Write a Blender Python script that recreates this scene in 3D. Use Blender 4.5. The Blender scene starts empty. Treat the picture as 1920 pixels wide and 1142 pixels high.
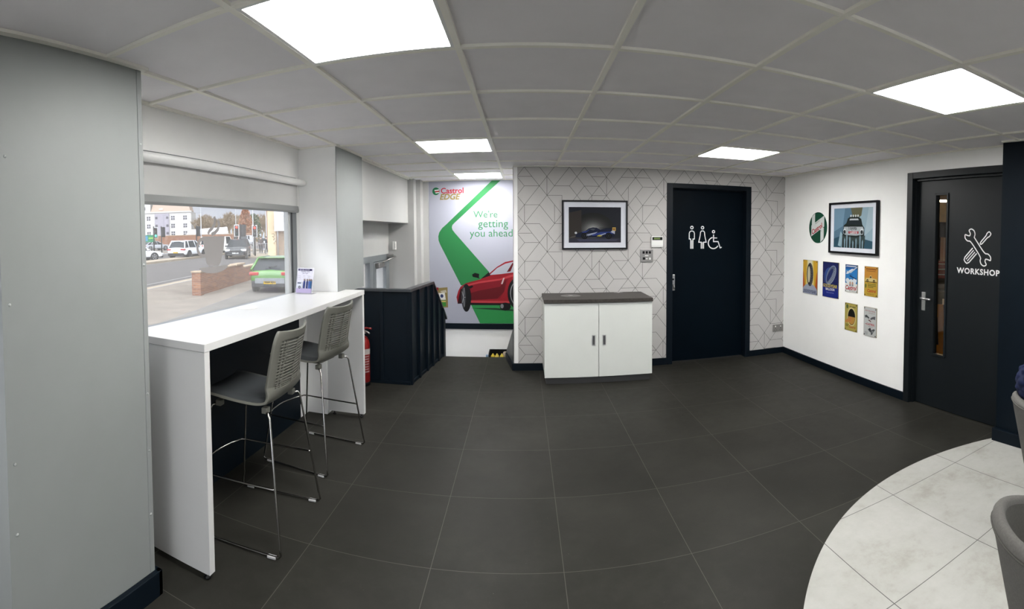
import bpy, bmesh, math, random
from mathutils import Vector, Matrix

random.seed(7)
SC = bpy.context.scene
COL = SC.collection
PI = math.pi

# ------------------------------------------------------------------ camera, world, exposure
EYE = 1.511            # eye height above the floor
F, VC = 911.594, 466.271   # cylinder focal length and horizon row of the 1920x1142 panorama
YAW, PITCH, ROLL = -0.0223, 0.0352, 0.0060
def camera():
    c, s = math.cos(YAW), math.sin(YAW); A = Matrix(((c, -s, 0), (s, c, 0), (0, 0, 1)))
    c, s = math.cos(PITCH), math.sin(PITCH); B = Matrix(((1, 0, 0), (0, c, -s), (0, s, c)))
    c, s = math.cos(ROLL), math.sin(ROLL); D = Matrix(((c, 0, -s), (0, 1, 0), (s, 0, c)))
    R = D @ B @ A
    r, f, u = R[0], R[1], R[2]
    cam = bpy.data.cameras.new('camera'); o = bpy.data.objects.new('camera', cam); COL.objects.link(o)
    o.matrix_world = Matrix(((r[0], u[0], -f[0], 0), (r[1], u[1], -f[1], 0), (r[2], u[2], -f[2], EYE), (0, 0, 0, 1)))
    cam.type = 'PANO'; cam.panorama_type = 'CENTRAL_CYLINDRICAL'
    cam.central_cylindrical_range_u_min = -960 / F; cam.central_cylindrical_range_u_max = 960 / F
    cam.central_cylindrical_range_v_max = VC / F; cam.central_cylindrical_range_v_min = -(1142 - VC) / F
    cam.central_cylindrical_radius = 1
    cam.clip_end = 1000; cam.clip_start = 0.02
    SC.camera = o
camera()

PANEL_STRENGTH = 19.5
REAR_SKY_BOOST = 5
SKY_STRENGTH = .80
SC.view_settings.view_transform = 'Standard'
SC.view_settings.look = 'None'
SC.view_settings.gamma = 1
SC.view_settings.exposure = 1.03
SC.view_settings.use_curve_mapping = False
SC.cycles.use_denoising = True
SC.cycles.max_bounces = 10
SC.cycles.diffuse_bounces = 6
SC.cycles.transparent_max_bounces = 12

def world():
    w = bpy.data.worlds.new('overcast_sky'); SC.world = w; w.use_nodes = True
    nt = w.node_tree; n = nt.nodes; L = nt.links.new
    bg = n['Background']
    tc = n.new('ShaderNodeTexCoord'); sp = n.new('ShaderNodeSeparateXYZ'); L(tc.outputs['Generated'], sp.inputs[0])
    rp = n.new('ShaderNodeValToRGB'); L(sp.outputs['Z'], rp.inputs[0])
    e = rp.color_ramp.elements
    e[0].position = 0.0; e[0].color = (.46, .48, .54, 1)
    e[1].position = 0.6; e[1].color = (1.0, 1.02, 1.06, 1)
    m = e.new(0.12); m.color = (.50, .52, .58, 1)
    nz = n.new('ShaderNodeTexNoise'); nz.inputs['Scale'].default_value = 3.5; nz.inputs['Detail'].default_value = 5
    mp = n.new('ShaderNodeMapping'); mp.inputs['Scale'].default_value = (1, 1, 5); L(tc.outputs['Generated'], mp.inputs[0]); L(mp.outputs[0], nz.inputs['Vector'])
    r2 = n.new('ShaderNodeValToRGB'); L(nz.outputs['Fac'], r2.inputs[0])
    r2.color_ramp.elements[0].position = .35; r2.color_ramp.elements[0].color = (.86, .89, .95, 1)
    r2.color_ramp.elements[1].position = .65; r2.color_ramp.elements[1].color = (1.08, 1.06, 1.04, 1)
    mx = n.new('ShaderNodeMix'); mx.data_type = 'RGBA'; mx.blend_type = 'MULTIPLY'; mx.inputs[0].default_value = 1
    L(rp.outputs[0], mx.inputs[6]); L(r2.outputs[0], mx.inputs[7])
    # extra sky brightness behind the viewer, added to light the room's walls
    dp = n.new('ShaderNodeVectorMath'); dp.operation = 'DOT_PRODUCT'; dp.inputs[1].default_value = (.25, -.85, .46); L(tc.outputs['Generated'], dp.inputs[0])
    gl = n.new('ShaderNodeMapRange'); gl.inputs[1].default_value = .15; gl.inputs[2].default_value = 1.0; gl.inputs[3].default_value = 1.0; gl.inputs[4].default_value = REAR_SKY_BOOST; L(dp.outputs['Value'], gl.inputs[0])
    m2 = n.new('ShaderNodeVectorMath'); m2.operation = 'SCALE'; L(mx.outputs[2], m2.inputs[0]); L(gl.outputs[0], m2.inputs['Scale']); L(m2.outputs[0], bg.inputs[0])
    bg.inputs[1].default_value = SKY_STRENGTH
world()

# ------------------------------------------------------------------ materials (all procedural)
def lin(h):
    if isinstance(h, (tuple, list)): return tuple(h[:3]) + (1,)
    h = h.lstrip('#'); o = []
    for i in (0, 2, 4):
        v = int(h[i:i+2], 16) / 255
        o.append(v / 12.92 if v <= .04045 else ((v + .055) / 1.055) ** 2.4)
    return tuple(o) + (1,)
MATS = {}
def mat(name, col, rough=.5, metal=0, var=.06, scale=6, bump=0, bscale=60, emit=0, coat=0, spec=.5):
    if name in MATS: return MATS[name]
    m = bpy.data.materials.new(name); m.use_nodes = True
    nt = m.node_tree; n = nt.nodes; L = nt.links.new; b = n['Principled BSDF']
    col = lin(col)
    b.inputs['Roughness'].default_value = rough; b.inputs['Metallic'].default_value = metal
    b.inputs['Specular IOR Level'].default_value = spec
    if coat: b.inputs['Coat Weight'].default_value = coat; b.inputs['Coat Roughness'].default_value = .08
    g = n.new('ShaderNodeNewGeometry')
    if var > 0:
        nz = n.new('ShaderNodeTexNoise'); nz.inputs['Scale'].default_value = scale; nz.inputs['Detail'].default_value = 4
        L(g.outputs['Position'], nz.inputs['Vector'])
        r = n.new('ShaderNodeValToRGB'); L(nz.outputs['Fac'], r.inputs[0])
        r.color_ramp.elements[0].position = .3; r.color_ramp.elements[1].position = .7
        r.color_ramp.elements[0].color = tuple(c * (1 - var) for c in col[:3]) + (1,)
        r.color_ramp.elements[1].color = tuple(min(1, c * (1 + var)) for c in col[:3]) + (1,)
        L(r.outputs[0], b.inputs['Base Color'])
    else:
        b.inputs['Base Color'].default_value = col
    if bump:
        nb = n.new('ShaderNodeTexNoise'); nb.inputs['Scale'].default_value = bscale; nb.inputs['Detail'].default_value = 3
        L(g.outputs['Position'], nb.inputs['Vector'])
        bp = n.new('ShaderNodeBump'); bp.inputs['Strength'].default_value = bump; bp.inputs['Distance'].default_value = .004
        L(nb.outputs['Fac'], bp.inputs['Height']); L(bp.outputs[0], b.inputs['Normal'])
    if emit:
        b.inputs['Emission Color'].default_value = col; b.inputs['Emission Strength'].default_value = emit
    MATS[name] = m
    return m
def flat(col):
    c = lin(col); return mat('print ' + str(col), tuple(.8*x for x in c[:3]), .55, var=0, spec=.2)
def node_mat(name):
    m = bpy.data.materials.new(name); m.use_nodes = True; MATS[name] = m
    return m, m.node_tree.nodes, m.node_tree.links.new, m.node_tree.nodes['Principled BSDF']
def math_node(n, L, op, a, b=None, c=None):
    x = n.new('ShaderNodeMath'); x.operation = op
    for i, v in enumerate((a, b, c)):
        if v is None: continue
        if isinstance(v, (int, float)): x.inputs[i].default_value = v
        else: L(v, x.inputs[i])
    return x.outputs[0]
def glass_mat(name, tint=(1, 1, 1, 1), gloss=.07):
    m = bpy.data.materials.new(name); m.use_nodes = True; n = m.node_tree.nodes; L = m.node_tree.links.new
    n.remove(n['Principled BSDF'])
    t = n.new('ShaderNodeBsdfTransparent'); t.inputs[0].default_value = tint
    g = n.new('ShaderNodeBsdfGlossy'); g.inputs['Roughness'].default_value = .02
    x = n.new('ShaderNodeMixShader'); x.inputs[0].default_value = gloss
    L(t.outputs[0], x.inputs[1]); L(g.outputs[0], x.inputs[2]); L(x.outputs[0], n['Material Output'].inputs[0])
    MATS[name] = m; return m

WHITE = mat('white_wall_paint', (.85, .85, .835), .6, var=.015, bump=.05)
BRIGHT = mat('brilliant_white_paint', (.93, .93, .915), .6, var=.01, bump=.05)
GREYWALL = mat('pale_grey_wall_paint', (.225, .238, .234), .55, var=.02, bump=.04)
NAVY = mat('navy_satin_paint', (.0022, .0056, .0098), .45, var=.08, spec=.16)
NAVYD = mat('navy_door_paint', (.0042, .0066, .0085), .45, var=.10, scale=3, spec=.35)
CEILT = mat('ceiling_tile_board', (.86, .84, .86), .9, var=.02, bump=.05, bscale=200)
CEILB = mat('ceiling_grid_bar', (.90, .88, .80), .5, var=.02)
LAMIN = mat('white_laminate', (.60, .60, .59), .28, var=.01)
CABW = mat('cabinet_white', (.66, .68, .64), .35, var=.012)
CTOP = mat('dark_stone_laminate', (.046, .041, .036), .45, var=.22, scale=40, spec=.2)
PLINTH = mat('dark_plinth', (.045, .045, .045), .5)
BLACK = mat('black_frame', (.005, .005, .006), .35, var=.05, spec=.2)
CHROME = mat('chrome', (.40, .39, .37), .16, 1, var=.04)
STEEL = mat('brushed_steel', (.55, .55, .55), .32, 1, var=.08, scale=80)
SHELL = mat('olive_grey_plastic', (.135, .135, .115), .48, var=.04, bump=.05, bscale=400)
PAD = mat('charcoal_vinyl', (.035, .039, .042), .45, var=.08, bump=.1, bscale=300)
GLIDE = mat('clear_grey_plastic', (.42, .42, .42), .35)
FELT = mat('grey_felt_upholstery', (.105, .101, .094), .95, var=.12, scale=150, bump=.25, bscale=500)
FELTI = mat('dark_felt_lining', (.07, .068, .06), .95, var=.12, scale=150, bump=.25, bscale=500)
QUILT = mat('navy_quilted_nylon', (.003, .0075, .038), .6, var=.12, scale=12, bump=.1, spec=.22)
BLIND = mat('roller_blind_fabric', (.50, .50, .49), .8, var=.03, bump=.08, bscale=500)
BLINDT = mat('blind_cassette', (.82, .82, .81), .4, var=.01)
BLINDB = mat('blind_bottom_bar', (.20, .205, .205), .4, var=.02)
FRAMEG = mat('grey_window_frame', (.16, .175, .185), .4, var=.05)
FRAMEL = mat('pale_window_gasket', (.42, .43, .42), .5, var=.03)
SOCK = mat('satin_nickel', (.30, .29, .28), .35, .8, var=.06)
SWW = mat('white_switch_plastic', (.78, .78, .76), .35, var=.01)
GLASS = glass_mat('window_glass', (.97, .98, .98, 1), .05)
def haze_film(m, amount):
    n = m.node_tree.nodes; L = m.node_tree.links.new; out = n['Material Output']; src = out.inputs[0].links[0].from_socket
    t = n.new('ShaderNodeBsdfTranslucent'); t.inputs[0].default_value = (.9, .88, .84, 1); d = n.new('ShaderNodeBsdfDiffuse'); d.inputs[0].default_value = (.9, .88, .84, 1)
    a = n.new('ShaderNodeMixShader'); a.inputs[0].default_value = .5; L(t.outputs[0], a.inputs[1]); L(d.outputs[0], a.inputs[2])
    x = n.new('ShaderNodeMixShader'); x.inputs[0].default_value = amount; L(src, x.inputs[1]); L(a.outputs[0], x.inputs[2]); L(x.outputs[0], out.inputs[0])
haze_film(GLASS, .055)  # pale film mixed into the glass, standing in for reflection haze
PGLASS = glass_mat('picture_glass', (.97, .975, .98, 1), .0)
DGLASS = glass_mat('door_glass', (.88, .84, .78, 1), .04)
TRIM_D = mat('dark_steel', (.03, .03, .032), .5)
RED = mat('extinguisher_red', (.20, .008, .008), .3, var=.05)
LAMPD = None
def lamp_mat():
    m = bpy.data.materials.new('led_diffuser'); m.use_nodes = True; n = m.node_tree.nodes
    b = n['Principled BSDF']; b.inputs['Base Color'].default_value = (.9, .9, .9, 1)
    b.inputs['Emission Color'].default_value = (1, .985, .96, 1); b.inputs['Emission Strength'].default_value = PANEL_STRENGTH
    return m
LAMPD = lamp_mat()

# ------------------------------------------------------------------ geometry helpers
class MB:
    """collects shapes and links them as ONE mesh object"""
    def __init__(s): s.bm = bmesh.new(); s.mats = []
    def mi(s, m):
        if m not in s.mats: s.mats.append(m)
        return s.mats.index(m)
    def face(s, pts, m, smooth=False):
        f = s.bm.faces.new([s.bm.verts.new(p) for p in pts]); f.material_index = s.mi(m); f.smooth = smooth; return f
    def box(s, x0, x1, y0, y1, z0, z1, m, bev=0, rot=None):
        v = [s.bm.verts.new((x, y, z)) for x in (x0, x1) for y in (y0, y1) for z in (z0, z1)]
        fs = []
        for q in ((0, 1, 3, 2), (4, 6, 7, 5), (0, 4, 5, 1), (2, 3, 7, 6), (0, 2, 6, 4), (1, 5, 7, 3)):
            f = s.bm.faces.new([v[i] for i in q]); f.material_index = s.mi(m); fs.append(f)
        if bev > 0:
            es = list({e for f in fs for e in f.edges})
            bmesh.ops.bevel(s.bm, geom=es, offset=bev, segments=2, affect='EDGES', profile=.5)
        if rot: bmesh.ops.transform(s.bm, matrix=rot, verts=[x for x in s.bm.verts if x in set(v)] if not bev else [])
        return s
    def prism(s, pts, axis, a, b, m):
        """extrude polygon pts (2-D) along axis 'x','y' or 'z' from a to b"""
        def P(p, t): return (t, p[0], p[1]) if axis == 'x' else ((p[0], t, p[1]) if axis == 'y' else (p[0], p[1], t))
        A = [s.bm.verts.new(P(p, a)) for p in pts]; B = [s.bm.verts.new(P(p, b)) for p in pts]
        k = len(pts); i = s.mi(m)
        for f in (A[::-1], B): s.bm.faces.new(f).material_index = i
        for j in range(k): s.bm.faces.new((A[j], A[(j+1) % k], B[(j+1) % k], B[j])).material_index = i
        return s
    def tube(s, pts, r, m, n=10, closed=False, caps=True):
        pts = [Vector(p) for p in pts]; k = len(pts); rings = []
        up = Vector((0, 0, 1))
        for i, p in enumerate(pts):
            if closed: d = pts[(i+1) % k] - pts[i-1]
            else: d = pts[min(i+1, k-1)] - pts[max(i-1, 0)]
            d.normalize()
            a = d.cross(up)
            if a.length < .05: a = d.cross(Vector((1, 0, 0)))
            a.normalize(); b = a.cross(d)
            rr = r[i] if isinstance(r, (list, tuple)) else r
            if i and a.dot(rings[-1][1]) < 0: a = -a; b = -b
            rings.append(([s.bm.verts.new(p + a * rr * math.cos(2*PI*j/n) + b * rr * math.sin(2*PI*j/n)) for j in range(n)], a))
        i = s.mi(m); R = [q[0] for q in rings]
        for q in range(k if closed else k-1):
            A, B = R[q], R[(q+1) % k]
            for j in range(n):
                f = s.bm.faces.new((A[j], A[(j+1) % n], B[(j+1) % n], B[j])); f.material_index = i; f.smooth = True
        if caps and not closed:
            for A in (R[0], R[-1]): s.bm.faces.new(A).material_index = i
        return s
    def lathe(s, prof, m, c=(0, 0, 0), n=24, axis='z'):
        """prof: list of (radius, height)"""
        R = []
        for r, h in prof:
            ring = []
            for j in range(n):
                a = 2*PI*j/n; x, y = r*math.cos(a), r*math.sin(a)
                p = {'z': (x, y, h), 'x': (h, x, y), 'y': (x, h, y)}[axis]
                ring.append(s.bm.verts.new((p[0]+c[0], p[1]+c[1], p[2]+c[2])))
            R.append(ring)
        i = s.mi(m)
        for A, B in zip(R, R[1:]):
            for j in range(n):
                f = s.bm.faces.new((A[j], A[(j+1) % n], B[(j+1) % n], B[j])); f.material_index = i; f.smooth = True
        for A, (r, h) in ((R[0], prof[0]), (R[-1], prof[-1])):
            if r > 1e-4: s.bm.faces.new(A).material_index = i
        return s
    def grid(s, rows, m, smooth=True, close_u=False):
        """rows: list of rows of points, None faces skipped"""
        V = [[s.bm.verts.new(p) for p in r] for r in rows]; i = s.mi(m)
        for A, B in zip(V, V[1:]):
            k = len(A)
            for j in range(k if close_u else k-1):
                f = s.bm.faces.new((A[j], A[(j+1) % k], B[(j+1) % k], B[j])); f.material_index = i; f.smooth = smooth
        return V
    def build(s, name, parent=None, recalc=True, weld=0):
        if weld: bmesh.ops.remove_doubles(s.bm, verts=s.bm.verts, dist=weld)
        if recalc: bmesh.ops.recalc_face_normals(s.bm, faces=s.bm.faces)
        me = bpy.data.meshes.new(name); s.bm.to_mesh(me); s.bm.free()
        for m in s.mats: me.materials.append(m)
        o = bpy.data.objects.new(name, me); COL.objects.link(o)
        if parent is not None:
            o.parent = parent
        return o

def tag(o, label=None, cat=None, group=None, kind=None):
    if label: o['label'] = label
    if cat: o['category'] = cat
    if group: o['group'] = group
    if kind: o['kind'] = kind
    return o
def thing(name, label, cat, loc=(0, 0, 0), rz=0, group=None, kind=None):
    o = bpy.data.objects.new(name, None); o.empty_display_size = .1; COL.objects.link(o)
    o.location = loc; o.rotation_euler = (0, 0, rz)
    return tag(o, label, cat, group, kind)
def children(o): return [c for c in list(bpy.data.objects) if c.parent == o]
def copy_tree(o, parent=None):
    c = o.copy(); COL.objects.link(c)
    if parent is not None: c.parent = parent
    for ch in children(o): copy_tree(ch, c)
    return c

# text as polygons
_TXT = {}
def text_polys(s, bold=0.0, shear=0.0, space=1.0):
    key = (s, bold, shear, space)
    if key in _TXT: return _TXT[key]
    cu = bpy.data.curves.new('t', 'FONT'); cu.body = s; cu.size = 1; cu.offset = bold; cu.shear = shear; cu.space_character = space
    cu.resolution_u = 3
    o = bpy.data.objects.new('t', cu); COL.objects.link(o)
    dg = bpy.context.evaluated_depsgraph_get()
    me = bpy.data.meshes.new_from_object(o.evaluated_get(dg))
    vs = [(v.co.x, v.co.y) for v in me.vertices]; fs = [list(p.vertices) for p in me.polygons]
    bpy.data.objects.remove(o); bpy.data.curves.remove(cu); bpy.data.meshes.remove(me)
    x0, x1 = min(v[0] for v in vs), max(v[0] for v in vs)
    _TXT[key] = ([(v[0]-x0, v[1]) for v in vs], fs, x1-x0)
    return _TXT[key]

class Art(MB):
    """printed picture: polygons layered on a flat sheet. (u,v) in metres from the sheet's lower-left corner"""
    def __init__(s, o, u, v, w, h, first=.0003, step=.00006, clip=False):
        super().__init__(); s.o = Vector(o); s.u = Vector(u).normalized(); s.v = Vector(v).normalized()
        s.n = s.u.cross(s.v).normalized(); s.w = w; s.h = h; s.d = first; s.st = step; s.clipping = clip
    def P(s, p, lift=0): return s.o + s.u*p[0] + s.v*p[1] + s.n*(s.d+lift)
    def clip(s, pts):
        def cut(pts, ax, lim, sg):
            out = []
            for i in range(len(pts)):
                a, b = pts[i-1], pts[i]; ia = (a[ax]-lim)*sg <= 0; ib = (b[ax]-lim)*sg <= 0
                if ia != ib:
                    t = (lim-a[ax])/(b[ax]-a[ax]); q = [a[0]+(b[0]-a[0])*t, a[1]+(b[1]-a[1])*t]; out.append(q)
                if ib: out.append(b)
            return out
        for ax, lim, sg in ((0, 0, -1), (0, s.w, 1), (1, 0, -1), (1, s.h, 1)):
            if not pts: return pts
            pts = cut(pts, ax, lim, sg)
        return pts
    def poly(s, pts, m, rel=True, bump=True):
        if rel: pts = [(p[0]*s.w, p[1]*s.h) for p in pts]
        if s.clipping: pts = s.clip(pts)
        if len(pts) < 3: return s
        f = s.face([s.P(p) for p in pts], m); f.normal_update()
        bmesh.ops.triangulate(s.bm, faces=[f])
        if bump: s.d += s.st
        return s
    def rect(s, x0, y0, x1, y1, m): return s.poly([(x0, y0), (x1, y0), (x1, y1), (x0, y1)], m)
    def ell(s, cx, cy, rx, ry, m, a0=0, a1=360, n=28, rot=0):
        """ellipse; rx, ry in metres, centre relative"""
        pts = []; full = abs(a1-a0) >= 360
        for i in range(n if full else n+1):
            a = math.radians(a0+(a1-a0)*i/n); x, y = rx*math.cos(a), ry*math.sin(a)
            c, q = math.cos(rot), math.sin(rot)
            pts.append((cx*s.w+x*c-y*q, cy*s.h+x*q+y*c))
        return s.poly(pts, m, rel=False)
    def ring(s, cx, cy, rx, ry, t, m, a0=0, a1=360, n=28, rot=0):
        pts = []
        for i in range(n+1):
            a = math.radians(a0+(a1-a0)*i/n); x, y = rx*math.cos(a), ry*math.sin(a)
            c, q = math.cos(rot), math.sin(rot); pts.append(((cx*s.w+x*c-y*q)/s.w, (cy*s.h+x*q+y*c)/s.h))
        return s.stroke(pts, t, m)
    def stroke(s, pts, t, m, closed=False):
        P = [Vector((p[0]*s.w, p[1]*s.h)) for p in pts]; k = len(P)
        L, R = [], []
        for i in range(k):
            a = P[i-1] if (i or closed) else None; b = P[(i+1) % k] if (i < k-1 or closed) else None
            d1 = (P[i]-a).normalized() if a is not None and (P[i]-a).length > 1e-9 else None
            d2 = (b-P[i]).normalized() if b is not None and (b-P[i]).length > 1e-9 else None
            d1 = d1 or d2; d2 = d2 or d1
            d = d1+d2
            if d.length < .3: d = d2
            d.normalize(); nn = Vector((-d.y, d.x)); c = max(.5, abs(nn.dot(Vector((-d2.y, d2.x)))))
            L.append(P[i]+nn*t/2/c); R.append(P[i]-nn*t/2/c)
        for i in range(k if closed else k-1):
            j = (i+1) % k
            q = [L[i], R[i], R[j], L[j]]
            if s.clipping: q = s.clip([tuple(x) for x in q])
            if len(q) > 2: s.face([s.P(x) for x in q], m)
        s.d += s.st
        return s
    def text(s, t, x, y, size, m, bold=0, shear=0, align='c', width=None, rot=0, xs=1, space=1.0):
        vs, fs, w = text_polys(t, bold, shear, space)
        if width: size = width / w / xs
        off = {'c': -w/2, 'l': 0, 'r': -w}[align]
        c, q = math.cos(rot), math.sin(rot); V = []
        for a, b in vs:
            a = (a+off)*size*xs; b = b*size
            V.append((x*s.w+a*c-b*q, y*s.h+a*q+b*c))
        i = s.mi(m)
        for f in fs:
            if s.clipping:
                p = s.clip([V[k] for k in f])
                if len(p) > 2: s.face([s.P(k) for k in p], m)
            else:
                s.face([s.P(V[k]) for k in f], m)
        s.d += s.st
        return s

# ------------------------------------------------------------------ the setting
CZ = 2.205          # ceiling height
YA, XB = 5.247, 3.132      # patterned back wall, white right wall
XL = -1.775         # wall with the shop window
YM = 6.57           # mural wall over the stairs
LOW = -.54          # lower floor by the entrance

def floor_material():
    m, n, L, b = node_mat('floor_tiles')
    g = n.new('ShaderNodeNewGeometry'); sp = n.new('ShaderNodeSeparateXYZ'); L(g.outputs['Position'], sp.inputs[0])
    M = lambda op, a, c=None, e=None: math_node(n, L, op, a, c, e)
    X, Y = sp.outputs['X'], sp.outputs['Y']
    def grout(x0, sx, y0, sy, w):
        out = []
        for c, o, s in ((X, x0, sx), (Y, y0, sy)):
            f = M('DIVIDE', M('SUBTRACT', c, o), s)
            r = M('ABSOLUTE', M('SUBTRACT', f, M('ROUND', f)))
            out.append(M('LESS_THAN', M('MULTIPLY', r, s), w))
        return M('MAXIMUM', out[0], out[1])
    def cell(x0, sx, y0, sy):
        a = M('FLOOR', M('DIVIDE', M('SUBTRACT', X, x0), sx)); c = M('FLOOR', M('DIVIDE', M('SUBTRACT', Y, y0), sy))
        cb = n.new('ShaderNodeCombineXYZ'); L(a, cb.inputs[0]); L(c, cb.inputs[1])
        wn = n.new('ShaderNodeTexWhiteNoise'); wn.noise_dimensions = '2D'; L(cb.outputs[0], wn.inputs['Vector']); return wn.outputs['Value']
    def ramp(src, stops):
        r = n.new('ShaderNodeValToRGB'); L(src, r.inputs[0]); e = r.color_ramp.elements
        while len(e) < len(stops): e.new(.5)
        for q, (p, c) in zip(e, stops): q.position = p; q.color = c + (1,)
        return r.outputs[0]
    def noise(sc, det=6, rg=.6):
        z = n.new('ShaderNodeTexNoise'); z.inputs['Scale'].default_value = sc; z.inputs['Detail'].default_value = det; z.inputs['Roughness'].default_value = rg
        L(g.outputs['Position'], z.inputs['Vector']); return z.outputs['Fac']
    def mix(f, a, c, mode='MIX'):
        x = n.new('ShaderNodeMix'); x.data_type = 'RGBA'; x.blend_type = mode
        if isinstance(f, float): x.inputs[0].default_value = f
        else: L(f, x.inputs[0])
        L(a, x.inputs[6]); L(c, x.inputs[7]); return x.outputs[2]
    big, fine = noise(2.2), noise(14, 8, .7)
    dark = ramp(M('ADD', M('MULTIPLY', big, .6), M('MULTIPLY', fine, .4)), [(.30, (.016, .0155, .013)), (.50, (.0228, .0223, .019)), (.72, (.033, .0325, .0275))])
    tone = ramp(cell(.175, .595, 2.095, .605), [(0, (.88, .88, .88)), (1, (1.1, 1.1, 1.1))])
    dark = mix(1.0, dark, tone, 'MULTIPLY')
    speck = M('GREATER_THAN', noise(95, 2, .5), .77)
    grey = n.new('ShaderNodeRGB'); grey.outputs[0].default_value = (.10, .097, .085, 1)
    dark = mix(M('MULTIPLY', speck, .7), dark, grey.outputs[0])
    dg = n.new('ShaderNodeRGB'); dg.outputs[0].default_value = (.070, .067, .058, 1)
    dark = mix(grout(.175, .595, 2.095, .605, .0016), dark, dg.outputs[0])
    light = ramp(M('ADD', M('MULTIPLY', noise(3.0), .65), M('MULTIPLY', noise(18, 8, .7), .35)), [(.28, (.265, .255, .222)), (.48, (.375, .375, .347)), (.75, (.445, .445, .422))])
    lg = n.new('ShaderNodeRGB'); lg.outputs[0].default_value = (.09, .09, .085, 1)
    light = mix(grout(1.37, .57, 1.385, .605, .0018), light, lg.outputs[0])
    d = M('SQRT', M('ADD', M('POWER', M('SUBTRACT', X, 2.315), 2.0), M('POWER', M('SUBTRACT', Y, .548), 2.0)))
    inside = M('LESS_THAN', d, 1.629)
    L(mix(inside, dark, light), b.inputs['Base Color'])
    b.inputs['Roughness'].default_value = .42
    L(M('ADD', M('MULTIPLY', fine, .25), .36), b.inputs['Roughness']); b.inputs['Specular IOR Level'].default_value = .09
    bp = n.new('ShaderNodeBump'); bp.inputs['Strength'].default_value = .12; bp.inputs['Distance'].default_value = .003
    L(fine, bp.inputs['Height']); L(bp.outputs[0], b.inputs['Normal'])
    return m
FLOOR = floor_material()

def structure(name, mb, parent=None, label=None):
    o = mb.build(name, parent)
    if parent is None: o['kind'] = 'structure'
    if label: o['label'] = label
    return o

XR = 3.6            # outer end of the right-hand wall block
# floor slab with the stairwell left open
m = MB()
for x0, x1, y0, y1 in ((XL-.3, XR+.2, -4, 4.66), (-1.12, XR+.2, 4.66, 5.80), (-.12, XR+.2, 5.80, 6.9)):
    m.box(x0, x1, y0, y1, -.12, 0, FLOOR)
structure('floor', m)
m = MB(); m.box(-2.05, -.1, 4.66, 6.9, LOW-.1, LOW, FLOOR)
structure('floor_lower', m)
m = MB()
for k, (y0, y1) in enumerate(((5.80, 6.06), (6.06, 6.32))):
    m.box(-.97, -.12, y0, y1, LOW, -.18*(k+1), FLOOR)
structure('floor_steps', m)

# ceiling: tile boards in an exposed 600 mm grid, openings left for the light panels
gx = [-2.04 + .6*k for k in range(13)]     # bars along the room
gy = [1.252 + .6*k for k in range(-9, 10)]
panels = [(-.84, 1.252), (-.84, 3.652), (-.84, 5.752), (1.56, 3.652), (1.56, 1.252), (-.84, -1.148), (1.56, -1.148)]
def is_panel(x, y): return any(abs(x-a) < .05 and abs(y-b) < .05 for a, b in panels)
m = MB()
x_lo, x_hi, y_lo, y_hi = XL-.3, XR+.2, -4.1, 6.9
m.box(x_lo, x_hi, y_lo, y_hi, CZ+.08, CZ+.12, CEILT)
for a in gx:
    for b in gy:
        if is_panel(a, b) or (abs(a+.84) < .05 and 5.4 < b < 6.1): continue
        x0, x1, y0, y1 = max(a, x_lo)+.006, min(a+.6, x_hi)-.006, max(b, y_lo)+.006, min(b+.6, y_hi)-.006
        if x1-x0 < .02 or y1-y0 < .02: continue
        m.box(x0, x1, y0, y1, CZ+.012, CZ+.024, CEILT)
for (y0, y1) in ((5.452, 5.752), (6.352, 6.652)):
    m.box(-.834, -.246, y0+.006, y1-.006, CZ+.006, CZ+.02, CEILT)
for a in gx: m.box(a-.012, a+.012, y_lo, y_hi, CZ, CZ+.012, CEILB)
for b in gy: m.box(x_lo, x_hi, b-.012, b+.012, CZ+.0004, CZ+.0116, CEILB)
for y in (5.752, 6.352): m.box(-.852, -.228, y-.0118, y+.0118, CZ+.0002, CZ+.0114, CEILB)
for x0, x1, y0, y1 in ((-1.425, -1.398, .74, 1.45), (XL, -1.4, 1.45, 1.474), (XL, XL+.024, 1.474, 3.6), (XL, -1.445, 3.578, 3.6), (-1.445, -1.42, 3.578, 4.24), (-1.50, -1.476, 4.24, 6.25),
                       (-1.36, .3, YM-.024, YM), (-.10, XB, YA-.024, YA), (XB-.024, XB, 2.0, YA-.024), (2.976, 3.0, .25, 2.0), (XL, XL+.024, -4, .74)):
    m.box(x0, x1, y0, y1, CZ-.0006, CZ+.0114, CEILB)
structure('ceiling', m)

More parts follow.
